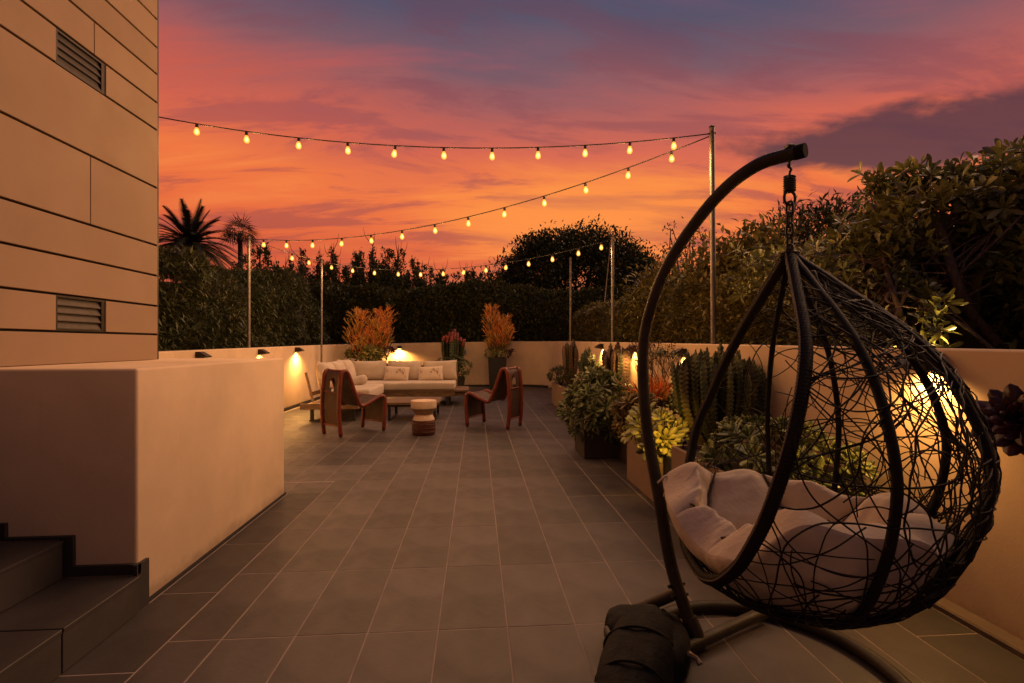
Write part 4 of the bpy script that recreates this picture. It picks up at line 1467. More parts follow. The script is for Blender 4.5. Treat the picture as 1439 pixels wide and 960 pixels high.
# ragged upright conifer tops beyond the left hedge
tops = [(-7.7, 18.0, 4.55, 0.55, 'first of the ragged upright treetops, just right of the near left pole'),
        (-6.35, 18.2, 4.15, 0.6, 'low ragged treetop showing between the two left poles, left of the second pole'),
        (-5.15, 18.0, 4.40, 0.5, 'ragged upright treetop just right of the second left pole'),
        (-4.35, 18.4, 4.05, 0.5, 'short ragged treetop between two taller ones left of centre'),
        (-3.75, 18.0, 4.62, 0.5, 'tallest ragged upright treetop left of centre'),
        (-2.85, 18.0, 4.50, 0.5, 'ragged pointed treetop with a thin leader, rightmost of the tall row'),
        (-2.0, 18.1, 3.85, 0.42, 'small ragged treetop behind the orange bush at the hedge line'),
        (-7.05, 18.6, 3.95, 0.5, 'low dark treetop wedged between the near left pole and the second bulb pair'),
        (-5.75, 18.6, 4.0, 0.55, 'low dark treetop just left of the second left pole'),
        (-3.3, 18.7, 4.05, 0.5, 'low dark treetop filling the gap between the two tallest ragged ones'),
        (-1.3, 18.4, 3.75, 0.45, 'short scrubby treetop in the dip of the hedge line, left of centre'),
        (-0.4, 18.5, 3.65, 0.42, 'lowest scrubby treetop in the dip of the hedge line at centre'),
        (0.45, 18.2, 3.75, 0.42, 'small ragged treetop at the left foot of the dome tree')]
for i, (x, y, zt, rad, lab) in enumerate(tops):
    zt, rad = zt + 0.24, rad * 1.4
    g_ = np.random.default_rng(90 + i)
    t = thing('upright_tree', lab, 'tree', (x, y, 0.7), 'ragged upright treetops beyond the hedge')
    P, Dr = [], []
    nb = 21
    br = [(g_.uniform(0, 6.28), g_.uniform(0.1, 1.5) * rad, g_.uniform(0.45, 1.0)) for _ in range(nb)]
    for q_ in range(150):
        f = g_.uniform(0, 1) ** 0.75
        z = 2.4 + (zt - 2.4) * f
        a, ro, ht = br[q_ % nb]
        z = 2.2 + (2.2 + (zt - 2.2) * ht * (1 if q_ % nb else 1.0 / ht) - 2.2) * f
        rr = (ro if q_ % nb else 0.05) * (0.5 + 0.5 * f)
        q = np.array((x + rr * math.cos(a), y + rr * math.sin(a), z))
        n = 26
        P.append(q + g_.normal(0, 0.10 * (1.15 - 0.75 * f), (n, 3)) * np.array((1, 1, 1.8)))
        Dr.append(unit(rdirs(n, g_) * 0.8 + np.array((0.5 * math.cos(a), 0.5 * math.sin(a), 0.8))))
    P, Dr = np.concatenate(P), np.concatenate(Dr)
    leaves(t, LEAF4, P, frames(Dr, rdirs(len(P), g_)), 0.12 * g_.uniform(0.6, 1.3, len(P)), M['dome'])
    g = G()
    g.tube([(x, y, 0.7), (x, y, zt - 0.3), (x + 0.03, y, zt + g_.uniform(0.05, 0.35))], [0.06, 0.025, 0.006], 5)
    for _ in range(9):
        z = 2.6 + (zt - 2.6) * g_.uniform()
        a = g_.uniform(0, 6.28)
        g.tube([(x, y, z), (x + 0.4 * rad * math.cos(a), y + 0.4 * rad * math.sin(a), z + 0.3), (x + 0.5 * rad * math.cos(a), y + 0.5 * rad * math.sin(a), z + 0.6)], [0.015, 0.01, 0.004], 4)
    emit(g, 'trunk', M['bark_dark'], t)

limb_tree('sapling', 'thin russet sapling standing free against the sky beside the chair stand', (5.3, 11.6, 0.9), (5.1, 11.6, 3.55), (0.62, 0.5, 0.62), 26, 15, 0.09, LEAF4, M['sapling'], 84, 0.035, clump_r=0.10, shell=0.35)
limb_tree('dark_tree', 'dark feathery tree top rising behind the hanging chain', (5.6, 7.4, 0.9), (5.55, 7.4, 2.75), (1.15, 0.8, 0.72), 90, 60, 0.15, NARROW, M['dome'], 85, 0.07, clump_r=0.17, shell=0.6)


limb_tree('leafy_tree', 'loose leafy green tree rising over the right wall behind the tallest pole', (4.1, 6.9, 0.9), (4.0, 6.9, 2.35), (0.75, 0.8, 0.50), 60, 45, 0.13, LEAF4, M['hedge_r'], 86, 0.05, 'bark', clump_r=0.16, shell=0.5)
limb_tree('leafy_tree', 'small loose green tree over the right wall just left of the tallest pole', (3.8, 9.6, 0.9), (3.9, 9.6, 2.35), (0.7, 0.8, 0.55), 45, 40, 0.13, LEAF4, M['hedge_r'], 87, 0.05, 'bark', clump_r=0.17, shell=0.5)


def palm(name, label, base, top_z, n, L, leaf_l, seed, fan=False, up=0.9):
    g_ = np.random.default_rng(seed)
    t = thing(name, label, 'palm tree', base)
    hd = np.array((base[0], base[1], top_z))
    emit(G().tube(catmull([base, (base[0] + 0.05, base[1], (base[2] + top_z) / 2), tuple(hd)], 5), np.linspace(0.22, 0.16, 11) * (0.7 if fan else 1.6), 9), 'trunk', M['bark_dark'], t, smooth=True)
    tri = G()
    for i in range(n):
        a = i * 2.39996
        f = (i + 0.5) / n
        el = R(82 - 100 * f ** 0.62)
        d = np.array((math.cos(a) * math.cos(el), math.sin(a) * math.cos(el), math.sin(el)))
        fr = G()
        pts = []
        for s_ in np.linspace(0, 1, 12):
            p = hd + d * L * s_ + np.array((0, 0, -L * 0.55 * s_ ** 2.0 * max(0.15, math.cos(el))))
            pts.append(p)
        pts = np.array(pts)
        T = unit(np.gradient(pts, axis=0))
        if fan:
            fr.tube(pts[:5], 0.012, 3)
            c0_ = pts[4]
            side = unit(np.cross(T[6], np.array((0.1, 0.2, 1.0))))
            for q in np.linspace(-1.5, 1.5, 13):
                dd = T[6] * math.cos(q) + side * math.sin(q)
                w_ = np.cross(dd, np.cross(T[6], side)) * 0.028 * L
                e = c0_ + dd * L * (0.62 + 0.1 * g_.normal()) + np.array((0, 0, -0.06 * L - 0.10 * L * abs(q) / 1.5))
                fr.add([c0_ - w_ * 0.3, c0_ + dd * L * 0.3 + w_ * 0.8, e, c0_ + dd * L * 0.3 - w_ * 0.8], [(0, 1, 2, 3)])
        else:
            fr.tube(pts, np.linspace(0.03, 0.006, 12), 3)
            for s_ in np.linspace(0.1, 1.0, 34):
                i_ = s_ * 11
                k = min(10, int(i_))
                p = pts[k] + (pts[k + 1] - pts[k]) * (i_ - k)
                side = unit(np.cross(T[k], np.array((0, 0, 1.0)) + 0.01))
                ll = leaf_l * (math.sin(PI * min(1, s_ * 0.8 + 0.15)) * 0.8 + 0.2)
                for sg in (-1, 1):
                    dd = unit(side * sg * 0.75 + T[k] * 0.8 + np.array((0, 0, 0.12)))
                    w_ = T[k] * 0.024
                    fr.add([p - w_, p + w_, p + dd * ll + np.array((0, 0, -0.08 * ll))], [(0, 1, 2)])
        emit(fr, 'frond', M['palm'], t)
    return t


palm('date_palm', 'broad date palm with arching fronds beside the house corner', (-11.2, 20.0, 0.6), 5.2, 92, 2.0, 0.36, 101)
palm('fan_palm', 'small slender fan palm right of the date palm', (-12.1, 26.0, 0.6), 6.95, 22, 1.15, 0.3, 102, fan=True)
palm('fan_palm', 'distant fan palm mostly hidden by the house corner', (-22.2, 32.0, 0.6), 9.8, 22, 1.0, 0.3, 103, fan=True)

sk = thing('garden_stake', 'thin bare bamboo stake leaning in front of the dome tree', 'stake', (3.3, 12.6, 0.9))
emit(G().tube([(3.22, 12.6, 0.9), (3.36, 12.6, 2.4), (3.52, 12.6, 4.0)], [0.016, 0.014, 0.01], 6), 'cane', M['pole'], sk)


# ---- broad leaved tree above the right wall
def broad_tree(label, base, path, crowns, seed, size, singles, tr_):
    g_ = np.random.default_rng(seed)
    t = thing('broad_leaf_tree', label, 'tree', base)
    pth = catmull(path, 6)
    emit(G().tube(pth, np.linspace(tr_, tr_ * 0.7, len(pth)), 9), 'trunk', M['bark'], t, smooth=True)
    P, Dr, U = [], [], []
    lb = G()
    for (c, r, n) in crowns:
        c, r = np.array(c), np.array(r)
        for i in range(int(n * 1.45)):
            if i % 11 == 0:
                d0 = unit(g_.normal(size=3) + np.array((-0.25, -0.35, 0.25)))
                q0 = c + d0 * r * g_.uniform(0.5, 1.12)
            d = unit(d0 + g_.normal(0, 0.8, 3))
            q = q0 + g_.normal(0, 0.085, 3)
            ax = unit(d * 0.9 + np.array((0, 0, 0.55)) + g_.normal(0, 0.2, 3))
            h = np.array((0, 0, 1.0)) if abs(ax[2]) < 0.9 else np.array((1.0, 0, 0))
            e1 = unit(np.cross(ax, h))
            e2 = np.cross(ax, e1)
            k = g_.integers(6, 11)
            ph = g_.uniform(0, 6.28)
            for j in range(k):
                a = ph + j * 2.39996
                el = R(62 - 62 * (j + 0.5) / k)
                dd = (e1 * math.cos(a) + e2 * math.sin(a)) * math.cos(el) + ax * math.sin(el)
                P.append(q - ax * 0.05 * (j / k) + dd * 0.012)
                Dr.append(dd)
                U.append(ax)
            if i % 16 == 0:
                o_ = pth[g_.integers(len(pth) // 2, len(pth))]
                lb.tube(catmull([o_, (o_ + q) / 2 + g_.normal(0, 0.08, 3), q], 4), np.linspace(0.011, 0.004, 9), 4)
            else:
                lb.tube([q - ax * 0.14, q], [0.005, 0.004], 3)
    P, Dr, U = np.array(P), np.array(Dr), np.array(U)
    leaves(t, BROAD, P, frames(Dr, U), size * g_.uniform(0.65, 1.25, len(P)), M['mag'], singles)
    emit(lb, 'limbs', M['bark'], t)
    return t


broad_tree('tall glossy broad leaved tree leaning over the right wall at the picture edge', (3.75, 3.3, 0.95),
           [(4.02, 3.3, 0.95), (3.83, 3.33, 1.26), (3.62, 3.34, 1.5), (3.53, 3.38, 1.8), (3.65, 3.6, 2.2)],
           [((4.12, 3.62, 2.34), (0.34, 0.4, 0.40), 200), ((4.45, 3.6, 2.32), (0.3, 0.3, 0.48), 110), ((4.75, 3.9, 2.3), (0.4, 0.4, 0.5), 70), ((3.86, 4.25, 2.42), (0.28, 0.35, 0.36), 150), ((4.35, 4.0, 1.75), (0.8, 0.45, 0.5), 330), ((3.55, 4.15, 1.80), (0.6, 0.4, 0.38), 280)], 111, 0.102, 300, 0.042)
broad_tree('leafy olive shrub tree spreading over the right wall behind the egg chair', (3.1, 3.2, 0.95),
           [(3.1, 3.2, 0.95), (3.02, 3.2, 1.3), (2.95, 3.25, 1.6), (3.0, 3.4, 1.9)],
           [((3.25, 4.3, 1.90), (0.6, 0.8, 0.38), 330), ((3.1, 3.7, 1.62), (0.40, 0.4, 0.34), 160), ((2.85, 3.15, 1.36), (0.26, 0.3, 0.16), 30), ((3.85, 5.3, 1.98), (0.55, 0.7, 0.34), 230)], 112, 0.084, 260, 0.02)
# dark leafy mass behind those trees, so the sky does not show low down
topQ = lambda u: 2.05 + 0.10 * fbm2(np.asarray(u) * 2.0, np.asarray(u) * 0, 75, 4)
hedge('hedge', 'dark leafy hedge mass behind the broad leaved trees at the right edge', -0.5, 5.2, 3.75, 1.4, 0.95, topQ, 14000, 0.11, LEAF4, M['mag'], 'y', 64, face=-1, bumps=0.2)

# bare lit branches by the uplight
g = G()
g.tube(catmull([(2.80, 3.10, 0.95), (2.86, 3.1, 1.2), (2.84, 3.12, 1.42), (2.93, 3.12, 1.62)], 5), np.linspace(0.016, 0.008, 16), 6)
g.tube(catmull([(2.86, 3.1, 1.15), (2.95, 3.06, 1.3), (3.0, 3.05, 1.5)], 5), np.linspace(0.010, 0.004, 11), 5)
g.tube(catmull([(2.80, 3.10, 1.60), (2.917, 3.096, 1.589), (3.164, 2.978, 1.392), (3.29, 2.868, 1.21)], 5), np.linspace(0.006, 0.012, 16), 6)
g.tube(catmull([(2.98, 3.05, 1.50), (3.2, 3.05, 1.46), (3.36, 3.0, 1.25)], 5), np.linspace(0.005, 0.008, 11), 5)
brn = thing('bare_branches', 'bare crooked branches lit yellow from below behind the right wall', 'branch', (2.8, 3.1, 0.95))
emit(g, 'branch', M['bark'], brn, smooth=True)['kind'] = 'stuff'

# uplight behind the right wall
ul = thing('garden_spotlight', 'small garden uplight hidden behind the right wall lighting the branches', 'spotlight', (2.78, 2.98, 0.95))
emit(G().tube([(2.78, 2.98, 0.95), (2.78, 2.98, 1.06)], 0.008, 6), 'spike', M['black'], ul)
emit(G().lathe([(0.02, 1.05), (0.032, 1.06), (0.034, 1.13), (0.03, 1.13), (0.028, 1.10)], 12, (2.78, 2.98, 0)), 'housing', M['black'], ul)
l = D.lights.new('uplight', 'SPOT')
l.energy = GARDEN_W
l.color = (1.0, 0.60, 0.18)
l.spot_size = R(115)
l.spot_blend = 0.8
l.shadow_soft_size = 0.02
lo = D.objects.new('uplight', l)
COL.objects.link(lo)
lo.parent = ul
lo.location = (0, 0, 0.19)
lo.rotation_euler = (R(180 + 12), R(14), 0)
# planter downlight that lights the aeonium
pl = thing('garden_spotlight', 'small black spike spotlight in the tan trough lighting the yellow aeonium', 'spotlight', (1.46, 3.36, 0.50))
emit(G().tube([(1.46, 3.36, 0.50), (1.46, 3.36, 0.56)], 0.006, 6), 'spike', M['black'], pl)
emit(place(G().lathe([(0.010, -0.03), (0.014, -0.028), (0.014, 0.014), (0.012, 0.014), (0.011, 0.0)], 12), (1.46, 3.36, 0.575), R(-75), 0, 0), 'housing', M['black'], pl)
l = D.lights.new('spike_light', 'SPOT')
l.energy = 13.0
l.color = (1.0, 0.52, 0.09)
l.spot_size = R(105)
l.spot_blend = 0.8
l.shadow_soft_size = 0.02
lo = D.objects.new('spike_light', l)
COL.objects.link(lo)
lo.parent = pl
lo.location = (-0.03, -0.03, 0.16)
lo.rotation_euler = Vector((0.05, -0.50, 0.10)).to_track_quat('Z', 'Y').to_euler()


# ================================================================== HANGING EGG CHAIR
EC = np.array((1.12, 1.673))
prof = catmull([(0.012, 1.578), (0.052, 1.540), (0.106, 1.496), (0.172, 1.438), (0.268, 1.358), (0.353, 1.278), (0.412, 1.204), (0.4665, 1.108), (0.511, 0.985), (0.523, 0.865), (0.482, 0.686), (0.3875, 0.502), (0.27, 0.405), (0.15, 0.362), (0.0, 0.348)], 8)
seg = np.concatenate([[0], np.cumsum(np.linalg.norm(np.diff(prof, axis=0), axis=1))])
LT = seg[-1]


def shell(th, t, dr=0.0):
    """point of the basket at angle th (rad, 0 = screen right) and arc fraction t"""
    r = np.interp(t * LT, seg, prof[:, 0]) + dr
    z = np.interp(t * LT, seg, prof[:, 1])
    yaw = R(-4.17)
    x, y = r * np.cos(th), r * np.sin(th)
    return np.stack([EC[0] + x * math.cos(yaw) - y * math.sin(yaw), EC[1] + x * math.sin(yaw) + y * math.cos(yaw), z + 0 * x], -1)


def zt(t):
    return np.interp(t * LT, seg, prof[:, 1])


TH0 = R(177)
ZB = 0.438


def half_open(z):
    """half width of the opening towards the camera side, radians"""
    return R(float(np.interp(z, [0.438, 0.45, 0.47, 0.50, 0.60, 0.73, 0.80, 0.958, 1.16, 1.27, 1.58], [0, 12, 22, 34, 47, 55, 58, 63, 68, 70, 70])))


def far_w(z):
    """the far edge of the opening stands a little wider than the near one"""
    w_ = float(np.interp(z, [0.438, 0.45, 0.47, 0.50, 0.57, 0.75, 1.02, 1.25, 1.58], [0, 14, 26, 39, 54, 66, 78, 83, 83]))
    return R(w_) / max(half_open(z), 1e-6)


egg = thing('hanging_egg_chair', 'dark woven wicker egg chair hanging by a chain and spring from the curved stand', 'hanging chair', (EC[0], EC[1], 1.578))
tt = np.linspace(0.0, 1, 400)
zz_ = zt(tt)
tb = float(tt[np.argmin(np.abs(zz_ - ZB))])
# opening rim: down one side, round the lip, up the other
ts = np.linspace(0.0, tb, 60)
sideA = [shell(TH0 + half_open(zt(t)), t) for t in ts]
sideB = [shell(TH0 - half_open(zt(t)) * far_w(zt(t)), t) for t in ts]
rim = np.array(sideA[:-1] + sideB[::-1])
# even spacing
ln = np.concatenate([[0], np.cumsum(np.linalg.norm(np.diff(rim, axis=0), axis=1))])
rs = np.linspace(0, ln[-1], 150)
rim = np.stack([np.interp(rs, ln, rim[:, i]) for i in range(3)], 1)
for _ in range(7):
    rim[1:-1] = (rim[:-2] + 2 * rim[1:-1] + rim[2:]) / 4
emit(G().tube(rim, 0.0185, 12), 'rim', M['frame'], egg, smooth=True)
# rattan wrap wound round the rim
hl = G()
hs_ = np.linspace(0, ln[-1], 3600)
RP = np.stack([np.interp(hs_, rs, rim[:, i]) for i in range(3)], 1)
T = unit(np.gradient(RP, axis=0))
cdir = unit(np.array([EC[0], EC[1], 0.9]) - RP)
e1 = unit(np.cross(T, cdir))
e2 = np.cross(T, e1)
an = hs_ / 0.0115 * 2 * PI
hl.tube(RP + 0.0182 * (np.cos(an)[:, None] * e1 + np.sin(an)[:, None] * e2), 0.0022, 3)
emit(hl, 'rattan_wrap', M['wicker'], egg)
bd = G()
bp = RP[::6] + 0.0205 * (0.75 * e1[::6] * -1 + 0.66 * e2[::6])
bd.tube(bp, np.where(np.arange(len(bp)) % 2 == 0, 0.0036, 0.0015), 5)
emit(bd, 'binding_cord', M['twine'], egg)
ribs_ = [267, 305, 327, 355, 40, 70]
for a in ribs_:
    P = shell(np.full(46, R(a)), np.linspace(0.0, 0.97, 46))
    emit(G().tube(P, 0.0135 if a > 260 else 0.0115, 8), 'rib', M['frame'], egg, smooth=True)
for t_ in (0.90, 0.965):
    th = np.linspace(0, 2 * PI, 49)[:-1]
    emit(G().tube(shell(th, np.full(48, t_)), 0.009, 6, closed=True), 'base_hoop', M['frame'], egg, smooth=True)
# strands
g_ = np.random.default_rng(7)


def strand(th, t, al, L, wob, dr):
    pts = []
    ds = 0.018
    k = 0.0
    for i in range(int(L / ds)):
        z = float(zt(t))
        dth = (th - TH0 + PI) % (2 * PI) - PI
        if -half_open(z) * far_w(z) + 0.01 < dth < half_open(z) - 0.01 and z > ZB:
            break
        pts.append(shell(th, t, dr + 0.004 * math.sin(i * 0.9 + th * 5)))
        r = max(0.05, float(np.interp(t * LT, seg, prof[:, 0])))
        k = 0.9 * k + g_.normal(0, wob)
        al += k
        if t > 0.97 or t < 0.07:
            al = -al
        th += ds * math.cos(al) / r
        t = min(0.975, max(0.06, t + ds * math.sin(al) / LT))
    return pts


def add_strands(n, tr, al_f, L, wob, rad, thr=(-114, 108)):
    for _ in range(n):
        th = R(g_.uniform(*thr))
        t = g_.uniform(*tr)
        pts = strand(th, t, al_f(), g_.uniform(*L), wob, g_.uniform(-0.006, 0.014))
        if len(pts) > 6:
            emit(G().tube(pts, rad * g_.uniform(0.85, 1.2), 4), 'wicker_strand', M['wicker'], egg, smooth=True)


add_strands(80, (0.15, 0.95), lambda: g_.uniform(0, 2 * PI), (1.0, 2.4), 0.03, 0.0023)
add_strands(34, (0.05, 0.35), lambda: PI / 2 + g_.normal(0, 0.35), (0.6, 1.2), 0.05, 0.0024, (-110, 20))
add_strands(36, (0.66, 0.97), lambda: g_.choice([0, PI]) + g_.normal(0, 0.4), (0.5, 1.1), 0.03, 0.0028)
add_strands(38, (0.25, 0.8), lambda: g_.choice([-1, 1]) * PI / 2 + g_.normal(0, 0.35), (0.6, 1.3), 0.04, 0.0025, (-62, -12))
add_strands(16, (0.94, 0.975), lambda: g_.choice([0, PI]) + g_.normal(0, 0.3), (0.5, 1.0), 0.02, 0.003, (-180, 180))
add_strands(60, (0.52, 0.93), lambda: g_.uniform(0, 2 * PI), (0.8, 1.8), 0.035, 0.0023, (-116, 20))
# lip strands between the rim and the base
add_strands(14, (0.86, 0.95), lambda: g_.choice([0, PI]) + g_.normal(0, 0.4), (0.3, 0.7), 0.02, 0.0028, (130, 230))

# chain, spring, hooks
HX, HY = EC


def link_ring(z, L, wd, rad, turn):
    pts = []
    for a in np.linspace(0, 2 * PI, 17)[:-1]:
        x = wd * math.cos(a)
        zz = (L / 2 - wd) * np.sign(math.sin(a)) * (1 if abs(math.sin(a)) > 0.2 else abs(math.sin(a)) * 5) + wd * math.sin(a)
        pts.append((HX + x * math.cos(turn), HY + x * math.sin(turn), z + zz))
    return G().tube(pts, rad, 6, closed=True)


z = 1.775
emit(link_ring(1.782, 0.05, 0.022, 0.0052, 0.1), 'chain_ring', M['stand'], egg, smooth=True)
for i in range(5):
    emit(link_ring(1.742 - i * 0.0385, 0.054, 0.0125, 0.0046, (0.35 if i % 2 else 0.35 + PI / 2)), 'chain_link', M['stand'], egg, smooth=True)
emit(link_ring(1.582, 0.05, 0.018, 0.005, 0.4), 'chain_ring', M['stand'], egg, smooth=True)
a = np.linspace(0, 2 * PI * 7.5, 110)
emit(G().tube(np.stack([HX + 0.0175 * np.cos(a), HY + 0.0175 * np.sin(a), 1.862 - a / a[-1] * 0.058], 1), 0.0036, 6), 'spring', M['stand'], egg, smooth=True)
emit(G().tube(catmull([(HX, HY, 1.800), (HX, HY, 1.868), (HX + 0.006, HY, 1.885), (HX - 0.006, HY, 1.897), (HX, HY, 1.905)], 5), 0.0045, 6), 'spring_hook', M['stand'], egg, smooth=True)
emit(G().lathe([(0.02, 1.565), (0.034, 1.572), (0.034, 1.585), (0.015, 1.592)], 12, (HX, HY, 0)), 'crown_cap', M['frame'], egg, smooth='auto')

# ---- stand
PD = np.array((-0.588, 0.809))


def sp(s_, z):
    return (EC[0] + PD[0] * s_, EC[1] + PD[1] * s_, z)


stn = thing('chair_stand', 'curved brown tube stand with floor ring carrying the egg chair', 'stand', sp(0.353, 0))
arc = catmull([sp(0.345, 0.0), sp(0.47, 0.285), sp(0.54, 0.607), sp(0.597, 0.88), sp(0.618, 1.15), sp(0.595, 1.36), sp(0.487, 1.609), sp(0.294, 1.828), sp(0.125, 1.928), sp(-0.04, 1.938)], 8)
emit(G().tube(arc, np.linspace(0.027, 0.024, len(arc)), 14), 'curved_pole', M['stand'], stn, smooth='auto')
e_ = np.array(sp(-0.04, 1.938))
emit(G().tube([e_ - np.array((0.588 * 0.02, -0.809 * 0.02, 0)), e_ + np.array((0.588, -0.809, 0)) * 0.012], [0.0262, 0.0255], 14), 'end_cap', M['rubber'], stn, smooth='auto')
emit(G().box((HX - 0.014, HY - 0.014, 1.958), (HX + 0.014, HY + 0.014, 1.972), 0.003), 'hook_bolt', M['black'], stn)
emit(link_ring(1.911, 0.032, 0.011, 0.004, 0.9), 'eye_bolt', M['stand'], stn, smooth=True)
RC = np.array((1.075, 1.745))
RRR = 0.475
ra = np.radians(np.linspace(118, 118 - 318, 70))
ring = np.stack([RC[0] + RRR * np.cos(ra), RC[1] + RRR * np.sin(ra), np.full(70, 0.028)], 1)
emit(G().tube(ring, 0.0255, 12), 'floor_ring', M['stand'], stn, smooth='auto')
strut = np.array([(0.70, 1.845, 0.03), (0.913, 1.942, 0.035), (1.12, 2.04, 0.04), (1.30, 2.12, 0.045)])
emit(G().tube(catmull(strut, 4), 0.0255, 12), 'floor_strut', M['stand'], stn, smooth='auto')
emit(G().tube(catmull([sp(0.437, 0.20), (0.80, 2.10, 0.125), (0.74, 2.17, 0.055), (0.70, 2.2, 0.03)], 5), 0.024, 12), 'brace', M['stand'], stn, smooth='auto')
for zb in (0.185, 0.225):
    p = np.array(sp(0.435 if zb < 0.2 else 0.45, zb))
    emit(G().tube([p + np.array((-0.04, -0.014, 0)), p + np.array((0.04, 0.012, 0))], 0.008, 6), 'bolt', M['black'], stn)
p0, p1 = np.array(sp(0.335, 0.015)), np.array(sp(0.39, 0.11))
emit(G().tube([p0, p1], 0.0305, 14), 'sleeve', M['stand'], stn, smooth='auto')


# ---- weight bag draped over the foot of the stand
def blob(c, r, seed, amp=0.12, n=30, rz=0.0, flat=True):
    u = np.linspace(0, 2 * PI, n * 2 + 1)[:-1]
    v = np.linspace(-PI / 2, PI / 2, n)
    Vv, U = np.meshgrid(v, u, indexing='ij')
    se = lambda c_, e: np.sign(c_) * np.abs(c_) ** e
    x, y, z = se(np.cos(Vv), 0.7) * se(np.cos(U), 0.85), se(np.cos(Vv), 0.7) * se(np.sin(U), 0.85), se(np.sin(Vv), 0.75)
    k = 1 + amp * fbm2(x * 2.2 + z * 1.2, y * 2.2 - z * 1.4, seed, 4) + amp * 0.5 * np.abs(fbm2(x * 5 + z * 2, y * 5, seed + 1, 3))
    X, Y, Z = x * r[0] * k, y * r[1] * k, z * r[2] * k
    cs, sn = math.cos(rz), math.sin(rz)
    W = np.stack([c[0] + X * cs - Y * sn, c[1] + X * sn + Y * cs, np.maximum(c[2] + Z, 0.004)], -1)
    return G().grid(W, wrap=True)


bg = thing('weight_bag', 'black cloth weight bag slumped over the foot of the chair stand', 'bag', (0.66, 1.88, 0))
emit(blob((0.60, 1.79, 0.055), (0.125, 0.38, 0.095), 201, 0.075, 48, R(-27)), 'pouch', M['bag'], bg, smooth=True)
emit(blob((0.755, 1.92, 0.045), (0.10, 0.19, 0.068), 203, 0.08, 36, R(-20)), 'pouch', M['bag'], bg, smooth=True)
emit(blob((0.68, 1.99, 0.065), (0.15, 0.12, 0.07), 205, 0.09, 30, R(-18)), 'saddle_strap', M['bag'], bg, smooth=True)
for y_, hw in ((1.66, 0.115), (1.86, 0.13)):
    emit(G().tube(catmull([(0.60 + (y_ - 1.79) * 0.5 + hw * math.cos(q), y_ - 0.4 * hw * math.cos(q) * 0.9, max(0.01, 0.055 + 0.102 * math.sin(q))) for q in np.linspace(-0.3, PI + 0.3, 9)], 3), 0.006, 5), 'seam_piping', M['bag'], bg, smooth=True)
emit(G().box((0.518, 1.90, 0.065), (0.54, 1.965, 0.108), 0.006), 'buckle', M['black'], bg)
emit(G().tube([(0.80, 1.80, 0.085), (0.83, 1.79, 0.07), (0.835, 1.77, 0.06)], [0.012, 0.009, 0.011], 7), 'zip_pull', M['pole'], bg)


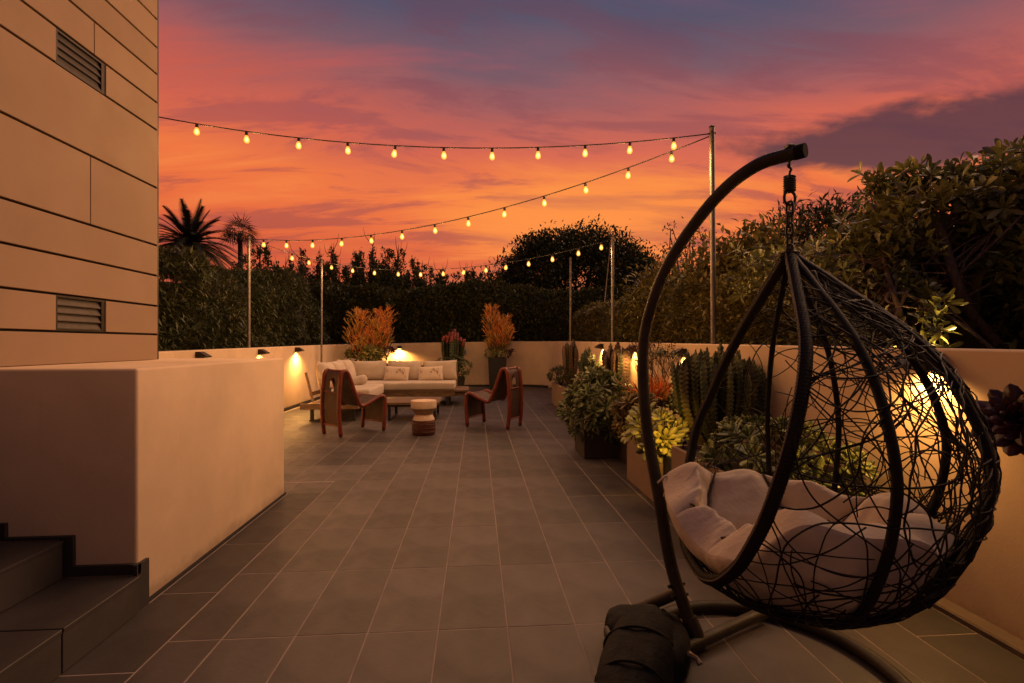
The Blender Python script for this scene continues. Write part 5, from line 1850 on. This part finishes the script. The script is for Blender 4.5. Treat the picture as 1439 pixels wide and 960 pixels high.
# ---- big tufted cushion lying inside the egg
def cushion():
    Hk = np.radians([0, 35, 65, 95, 130, 152, 177, 200, 222, 245, 270, 305, 335, 360])
    Hz = np.array([0.67, 0.60, 0.64, 0.655, 0.665, 0.61, 0.54, 0.505, 0.575, 0.735, 0.72, 0.63, 0.65, 0.67])
    Ri = np.array([0.025, 0.025, 0.025, 0.02, -0.035, 0.01, 0.05, 0.045, 0.03, 0.025, 0.025, 0.025, 0.025, 0.025])
    lowr, lowz = prof[::-1, 0], prof[::-1, 1]
    k = int(np.argmax(lowr))
    lowr, lowz = lowr[:k], lowz[:k]
    n = 121
    a = np.linspace(-1, 1, n)
    U, V = np.meshgrid(a, a, indexing='ij')
    S = np.maximum(np.abs(U), np.abs(V))
    # square to disc, turned so that one side faces the opening
    Xd, Yd = U * np.sqrt(1 - V ** 2 / 2), V * np.sqrt(1 - U ** 2 / 2)
    th = (np.arctan2(Yd, Xd) + TH0 + R(3)) % (2 * PI)
    S = np.minimum(1, np.sqrt(Xd ** 2 + Yd ** 2))
    tf = np.linspace(0, 2 * PI, 361)
    ker = np.exp(-np.linspace(-2, 2, 25) ** 2)
    ker /= ker.sum()
    sm = lambda y_: np.convolve(np.tile(np.interp(tf[:-1], Hk, y_), 3), ker, 'same')[360:720]
    Hh = np.interp(th, tf, np.append(sm(Hz), sm(Hz)[0]))
    Hh = Hh + 0.012 * np.sin(th * 9 + 1)
    rin = np.interp(th, tf, np.append(sm(Ri), sm(Ri)[0]))
    rq = np.interp(Hh, lowz, lowr) - rin - 0.012
    # walk along the shell: radius fraction
    rr = rq * np.sin(np.clip(S, 0, 1) * PI / 2 * 0.93) / math.sin(PI / 2 * 0.93)
    zz = np.interp(rr, lowr, lowz) + 0.03
    zz = zz + (Hh - np.interp(rq, lowr, lowz)) * S ** 3
    yaw = R(-4.17)

    def world(r, z):
        x, y = r * np.cos(th), r * np.sin(th)
        return np.stack([EC[0] + x * math.cos(yaw) - y * math.sin(yaw), EC[1] + x * math.sin(yaw) + y * math.cos(yaw), z], -1)
    base = world(rr, zz)
    dU = np.gradient(base, axis=0)
    dV = np.gradient(base, axis=1)
    N = unit(np.cross(dU, dV))
    N[N[..., 2] < 0] *= -1
    inward = np.stack([EC[0] - base[..., 0], EC[1] - base[..., 1], 0.9 - base[..., 2]], -1)
    N = np.where((np.einsum('ijk,ijk->ij', N, inward) < 0)[..., None], -N, N)
    N = unit(N * 0.25 + unit(inward + np.array((-0.06, 0.0, 0.12))) * 0.75)
    edge = np.clip(1 - np.maximum(np.abs(U), np.abs(V)) ** 12, 0, 1) ** 0.5

    def bump(x):            # three puffs across
        f = (x + 1) * 1.5
        f = f - np.floor(np.minimum(f, 2.999))
        v = np.clip(1 - np.abs(2 * f - 1) ** 3.0, 0, 1) ** 0.6
        return np.where(np.abs(x) > 2 / 3, np.maximum(v, 0.75), v)
    bu, bv = bump(U), bump(V)
    puff = (bu * bv) ** 0.8
    du = np.abs(np.abs(U) - 1 / 3)
    dv = np.abs(np.abs(V) - 1 / 3)
    tuft = np.exp(-(du ** 2 + dv ** 2) / 0.006)
    wr = (1 - np.abs(fbm2(U * 7 + V * 3, V * 13 - U * 3, 5, 3)) * 2) * (1.1 - puff * 0.7)
    roll = np.exp(-((U - 0.80) / 0.22) ** 2)
    fw = 1 - 2.2 * np.abs(fbm2(V * 17 + 0.8 * np.sin(V * 4), U * 3, 17, 2))
    Tk = edge * (0.026 + 0.105 * puff - 0.02 * tuft + 0.007 * wr + roll * (0.03 + 0.009 * fw))
    base = base - N * (edge * 0.012 * (1 + fbm2(U * 7, V * 7, 9, 3)))[..., None]
    top = base + N * (Tk + edge * 0.012)[..., None]
    g = G()
    g.grid(top)
    g.grid(base[::-1])
    m1 = np.argmin(np.abs(a - 1 / 3))
    m0 = np.argmin(np.abs(a + 1 / 3))
    sq = top + N * 0.042
    btn = [top[i_, j_] + N[i_, j_] * 0.03 for i_ in (m0, m1) for j_ in (m0, m1)]
    return g, btn, [sq[m0, 3:-3], sq[m1, 3:-3], sq[3:-3, m0], sq[3:-3, m1]]


cg, ctop, crease_cords = cushion()
cu = thing('seat_cushion', 'large taupe tufted cushion nested in the bottom of the egg chair', 'cushion', (EC[0], EC[1], 0.36))
emit(cg, 'padding', M['cushion'], cu, smooth=True)
for q in ctop:
    emit(blob(q, (0.017, 0.017, 0.013), 300, 0.0, 8, 0), 'tuft_button', M['cushion'], cu, smooth=True)
for q in crease_cords:
    emit(G().tube(q, 0.0048, 5), 'crease_shade_cord', M['cord'], cu, smooth=True)  # dark cords standing in for the shade along the creases
corner = np.array(shell(R(131), float(tt[np.argmin(np.abs(zz_ - 0.66))])))
for k in range(4):
    d = np.array([(-0.05, -0.02, 0.02), (-0.03, 0.0, -0.06), (0.01, -0.03, -0.075), (-0.055, 0.01, -0.005)][k])
    emit(G().tube(catmull([corner, corner + d * 0.5 + np.array((0, 0, 0.02)), corner + d], 5), 0.005, 5), 'tie_cord', M['cushion'], cu, smooth=True)
